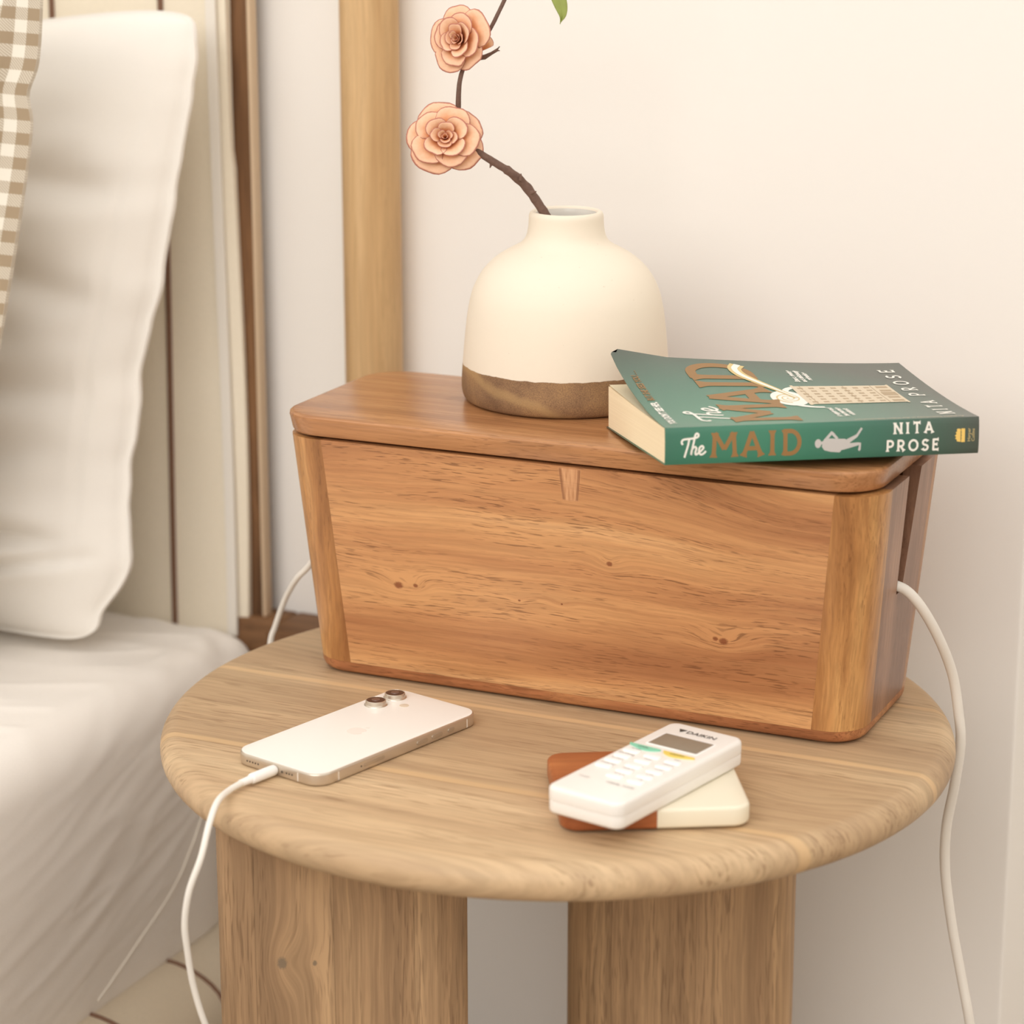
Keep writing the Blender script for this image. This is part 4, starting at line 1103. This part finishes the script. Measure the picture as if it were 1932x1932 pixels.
obj('handle_highlight', bmo, M['ink_white'], book, False)

# ------------------------------------------------------------------ coaster
cst = empty('coaster', (0.1080, -0.1160, T), math.radians(29.5))
tag(cst, 'square coaster, half brown wood and half cream marble, under the remote control', 'coaster')
CH = 0.0540
b = slab(CH, 0.0480, 0.011, 0.0014, 0.0135, 0.0022, n=8)
a_, b_ = split(b, (0.003, 0, 0), (1, -0.06, 0), 0.00005)
obj('wood_half', a_, M['coaster_wood'], cst); obj('marble_half', b_, M['marble'], cst)
for sx in (-1, 1):
    for sy in (-1, 1): obj('rubber_foot', lathe([(0.0050, 0.0), (0.0058, 0.0006), (0.0055, 0.0014)], 16, sx * 0.026, sy * 0.033), M['rubber'], cst)

# ------------------------------------------------------------------ remote control
RW, RL, RT = 0.0508, 0.1312, 0.0160
ra = math.atan2(0.1225, 0.0252) - PI / 2
rem = empty('remote_control', (0.0758, -0.1880, T + 0.0136), ra)
# local: x across from the left side to the right, y from near end to far end
tag(rem, 'white air conditioner remote control resting aslant on the square coaster', 'remote control')
cxr, cyr = RW / 2, RL / 2
obj('lower_case', slab(RW / 2 - 0.0002, RL / 2 - 0.0002, 0.0065, 0.0, 0.0078, 0.0003, cxr, cyr, bot=0.0022), M['remote'], rem)
obj('upper_case', slab(RW / 2, RL / 2, 0.0068, 0.0079, RT, 0.0024, cxr, cyr, bot=0.0003), M['remote'], rem)
zr = RT + 0.0001
scr = obj('display_frame', slab(0.0178, 0.0108, 0.001, zr - 0.0004, zr + 0.0001, 0.0001, cxr, 0.1005), M['button'], rem)
obj('display', slab(0.0166, 0.0097, 0.0006, zr - 0.0001, zr + 0.0002, 0.0001, cxr, 0.1005), M['lcd'], rem)
small_text('brand_lettering', 'DAIKIN', 0.0058, lambda a, b: (0.0175 + a, 0.1172 + b, zr + 0.0001), M['ink_dark'], rem, off=0.00008, squeeze=1.05)
bmo = bmesh.new(); fill_poly(bmo, [(0.0110, 0.1215), (0.0168, 0.1215), (0.0140, 0.1168)], lambda a, b: (a, b, zr + 0.0001)); obj('brand_mark', bmo, M['ink_dark'], rem, False)
def lens_btn(cx_, flipx):
    P = [(cx_ + flipx * (-0.0105 + 0.021 * i / 12), 0.0828 - 0.0055 * math.sin(PI * i / 12) ** 0.8 * (0.4 + 0.6 * i / 12)) for i in range(13)]
    P += [(cx_ + flipx * 0.0105, 0.0838), (cx_ - flipx * 0.0105, 0.0838)]
    return [(x, y) for x, y in P]
for cx_, fx_, mt_, tx in ((0.0120, 1, 'green_btn', 'COOL'), (0.0352, -1, 'yellow_btn', 'ON/OFF')):
    P = lens_btn(cx_, fx_)
    b = ring_stack([[(x, y, zr - 0.0005) for x, y in P], [(x, y, zr + 0.0009) for x, y in P]])
    bt = obj('colour_button', b, M[mt_], rem, False); tag(bt, 'green button' if mt_ == 'green_btn' else 'yellow button')
    small_text('button_text', tx, 0.0026, lambda a, b, cx_=cx_: (cx_ + a, 0.0805 + b, zr + 0.0010), M['ink_dark'], bt, 'CENTER')
rows = [(0.0735, ('MODE', '', 'FAN')), (0.0640, ('POWERFUL', 'TEMP', 'SWING')), (0.0545, ('ECONO', '', 'QUIET')), (0.0450, ('COMFORT', 'DISPLAY', 'SLEEP')), (0.0355, ('TIMER', 'SELECT', 'ON')), ]
for ri, (yy, names) in enumerate(rows):
    for ci, nm in enumerate(names):
        x = 0.0092 + ci * 0.0147
        if ri == 4 and ci == 0: continue
        bt = obj('button', slab(0.0052, 0.0027, 0.0016, zr - 0.0004, zr + 0.0009, 0.0006, x, yy - 0.0018 * 0 - ci * 0.0008, 4), M['button'], rem)
        if nm: small_text('button_text', nm, 0.0024, lambda a, b, x=x, yy=yy, ci=ci: (x + a, yy + 0.0036 - ci * 0.0008 + b, zr + 0.0001), M['ink_dark'], bt, 'CENTER', 0, 0.9)
small_text('panel_text', 'TIMER', 0.0028, lambda a, b: (0.0062 + a, 0.0235 + b, zr + 0.0001), M['ink_grey'], rem)
small_text('panel_text', 'CANCEL  CLOCK', 0.0028, lambda a, b: (0.0250 + a, 0.0240 + b, zr + 0.0001), M['ink_dark'], rem, squeeze=0.85)

# ------------------------------------------------------------------ phone
PA = math.radians(-14.467)
PO = Vector((-0.14136735, -0.16303296, T))
ph = empty('smartphone', PO, PA)
tag(ph, 'white smartphone lying face down, charging, on the left of the table', 'phone')
PW, PL, PT = 0.0716, 0.1476, 0.0080
obj('frame', slab(PW / 2, PL / 2, 0.0115, 0.0002, PT, 0.0014, PW / 2, PL / 2, 10, bot=0.0014), M['alu'], ph)
obj('back_glass', slab(PW / 2 - 0.0009, PL / 2 - 0.0009, 0.0106, PT - 0.0003, PT + 0.0002, 0.0004, PW / 2, PL / 2, 10), M['phone_back'], ph)
for k, (lx, ly) in enumerate(((0.0121, 0.1150), (0.0123, 0.1328))):
    le = obj('lens_ring', lathe([(0.0076, PT), (0.0074, PT + 0.0006), (0.0068, PT + 0.0011), (0.0066, PT + 0.0022), (0.0064, PT + 0.0031), (0.0059, PT + 0.0034), (0.0057, PT + 0.0030)], 48, lx, ly), M['alu'], ph)
    obj('lens_glass', lathe([(0.0057, PT + 0.0028), (0.0057, PT + 0.0033), (0.0030, PT + 0.0034)], 48, lx, ly), M['lens'], le)
    obj('lens_core', lathe([(0.0027, PT + 0.0034), (0.0026, PT + 0.0036), (0.0010, PT + 0.00365)], 32, lx, ly), M['lens_core'], le)
obj('flash', lathe([(0.0030, PT), (0.0030, PT + 0.0004), (0.0028, PT + 0.00045)], 32, 0.0275, 0.1245), M['flash'], ph)
# faint fruit logo, upright towards the lens end
bmo = bmesh.new()
def apl(t):
    a = 2 * PI * t; r = 0.0062 * (1 - 0.10 * math.exp(-((a - PI / 2) / 0.35) ** 2) - 0.06 * math.exp(-((a - 3 * PI / 2) / 0.3) ** 2))
    return (PW / 2 + 0.97 * r * math.cos(a), 0.0715 + r * math.sin(a))
P = [apl(i / 40) for i in range(40)]
bx_, by_ = PW / 2 + 0.0072, 0.0722
P2 = []
for (x, y) in P:
    dx, dy = x - bx_, y - by_
    dd = math.hypot(dx, dy)
    if dd < 0.0029: x, y = bx_ + dx / dd * -0.0 + (-1) * math.sqrt(max(0, 0.0029 ** 2 - dy * dy)), y
    P2.append((x, y))
fill_poly(bmo, P2, lambda a, b: (a, b, PT + 0.00023))
fill_poly(bmo, [(PW / 2 + 0.0002, 0.0782), (PW / 2 + 0.0010, 0.0800), (PW / 2 + 0.0030, 0.0812), (PW / 2 + 0.0024, 0.0794)], lambda a, b: (a, b, PT + 0.00023))
obj('logo', bmo, M['logo'], ph, False)
def side_pill(y0, y1, h, mat, name, out=0.0003):
    b = slab((y1 - y0) / 2, h / 2, h / 2, 0.0, out, 0.0001, 0, 0, 6)
    for v in b.verts: v.co = Vector((PW + v.co.z - 0.00005, (y0 + y1) / 2 + v.co.x, PT / 2 + v.co.y))
    return obj(name, b, mat, ph)
side_pill(0.0865, 0.0965, 0.0026, M['alu_dark'], 'volume_button', 0.0005)
side_pill(0.1005, 0.1105, 0.0026, M['alu_dark'], 'volume_button', 0.0005)
side_pill(0.1155, 0.1215, 0.0026, M['alu_dark'], 'action_button', 0.0005)
st_ = side_pill(0.0385, 0.0575, 0.0024, M['alu_dark'], 'sim_tray', 0.00012)
for y0 in (0.0165, 0.1335):
    obj('antenna_line', box(PW - 0.0006, PW + 0.00004, y0, y0 + 0.0008, 0.0012, PT - 0.0014), M['antenna'], ph)
obj('antenna_line', box(0.0540, 0.0548, -0.00004, 0.0006, 0.0012, PT - 0.0014), M['antenna'], ph)
def hole(u, axis='y', r=0.0006):
    b = lathe([(r, 0.0), (r, 0.0001)], 10)
    for v in b.verts: v.co = Vector((u + v.co.x, -0.00002 - v.co.z, PT / 2 + v.co.y)) if axis == 'y' else Vector((PW + 0.00013 + v.co.z, u + v.co.x, PT / 2 + v.co.y))
    return obj('speaker_hole', b, M['hole'], ph)
for u in (0.0125, 0.0148, 0.0171, 0.0194, 0.0217): hole(u)
for u in (0.0452, 0.0475, 0.0498): hole(u)
hole(0.0415, r=0.0008); hole(0.0365, 'x', 0.0005)

# ------------------------------------------------------------------ phone cable
ca, sa = math.cos(PA), math.sin(PA)
def pw(u, v, z): return Vector((PO.x + u * ca - v * sa, PO.y + u * sa + v * ca, T + z))
c0 = pw(PW / 2, 0, 0.004)
cab = empty('charging_cable', c0)
tag(cab, 'thin white charging cable plugged into the phone, drooping over the table front', 'cable')
def axis_tube(pts, rad): return tube_bm([p - c0 for p in pts], rad, 20)
obj('connector', axis_tube([pw(PW / 2, v, 0.0041) for v in (-0.0003, -0.0009, -0.003, -0.0190, -0.0200, -0.0205)], [0.0028, 0.00315, 0.0033, 0.0033, 0.0031, 0.0026]), M['plug'], cab)
obj('strain_relief', axis_tube([pw(PW / 2, v, 0.0040) for v in (-0.0200, -0.0240, -0.0290)], [0.0025, 0.0023, 0.0021]), M['plug'], cab)
cp = [pw(PW / 2, -0.0270, 0.0040), (-0.1143, -0.2118, 0.5538), (-0.1117, -0.2292, 0.5535), (-0.1085, -0.2440, 0.5460), (-0.1079, -0.2550, 0.5296), (-0.1128, -0.2610, 0.5104), (-0.1166, -0.2610, 0.4902), (-0.1176, -0.2580, 0.4726), (-0.1178, -0.2530, 0.4489), (-0.1150, -0.2480, 0.4252), (-0.1082, -0.2410, 0.3945), (-0.088, -0.25, 0.34), (-0.09, -0.24, 0.25), (-0.11, -0.24, 0.12), (-0.15, -0.26, 0.01), (-0.25, -0.34, 0.003), (-0.3, -0.5, 0.003)]
obj('cord', tube_bm([Vector(p) - c0 for p in catmull(cp, 8)], 0.00195, 12), M['cable'], cab)

# right power cord
rp = [(0.165, 0.070, 0.620), (0.186, 0.0700, 0.6375), (0.2005, 0.0712, 0.6393), (0.2112, 0.078, 0.6275), (0.2198, 0.095, 0.6018), (0.2252, 0.112, 0.5731), (0.2285, 0.118, 0.547), (0.2304, 0.12, 0.5255), (0.2278, 0.12, 0.496), (0.2237, 0.12, 0.4661), (0.2241, 0.12, 0.4366), (0.23, 0.12, 0.4003), (0.2389, 0.12, 0.3605), (0.2456, 0.12, 0.3305), (0.2567, 0.13, 0.2554), (0.2636, 0.16, 0.1275), (0.2622, 0.2, 0.0203), (0.2906, 0.25, 0.0045)]
o0 = Vector(rp[2])
pcord = tag(obj('power_cord', tube_bm([Vector(p) - o0 for p in catmull(rp, 8)], 0.0033, 16), M['cable_smooth']), 'thick white power cord arching out of the right side slot of the box', 'cable')
pcord.location = o0
lp_ = [(-0.165, 0.070, 0.620), (-0.184, 0.0700, 0.6365), (-0.1945, 0.0720, 0.6385), (-0.2110, 0.0760, 0.6180), (-0.2244, 0.0825, 0.5985), (-0.2384, 0.088, 0.5849), (-0.255, 0.0998, 0.5647), (-0.2661, 0.1045, 0.5422), (-0.2707, 0.1042, 0.5277), (-0.2753, 0.105, 0.4855), (-0.2769, 0.11, 0.4087), (-0.2697, 0.13, 0.2173), (-0.2645, 0.15, 0.0366), (-0.2272, 0.2, 0.004)]
o1 = Vector(lp_[2])
lcord = tag(obj('slim_cord', tube_bm([Vector(p) - o1 for p in catmull(lp_, 8)], 0.0021, 12), M['cable_smooth']), 'thin white cord dropping from the left side of the box beside the bed', 'cable')
lcord.location = o1
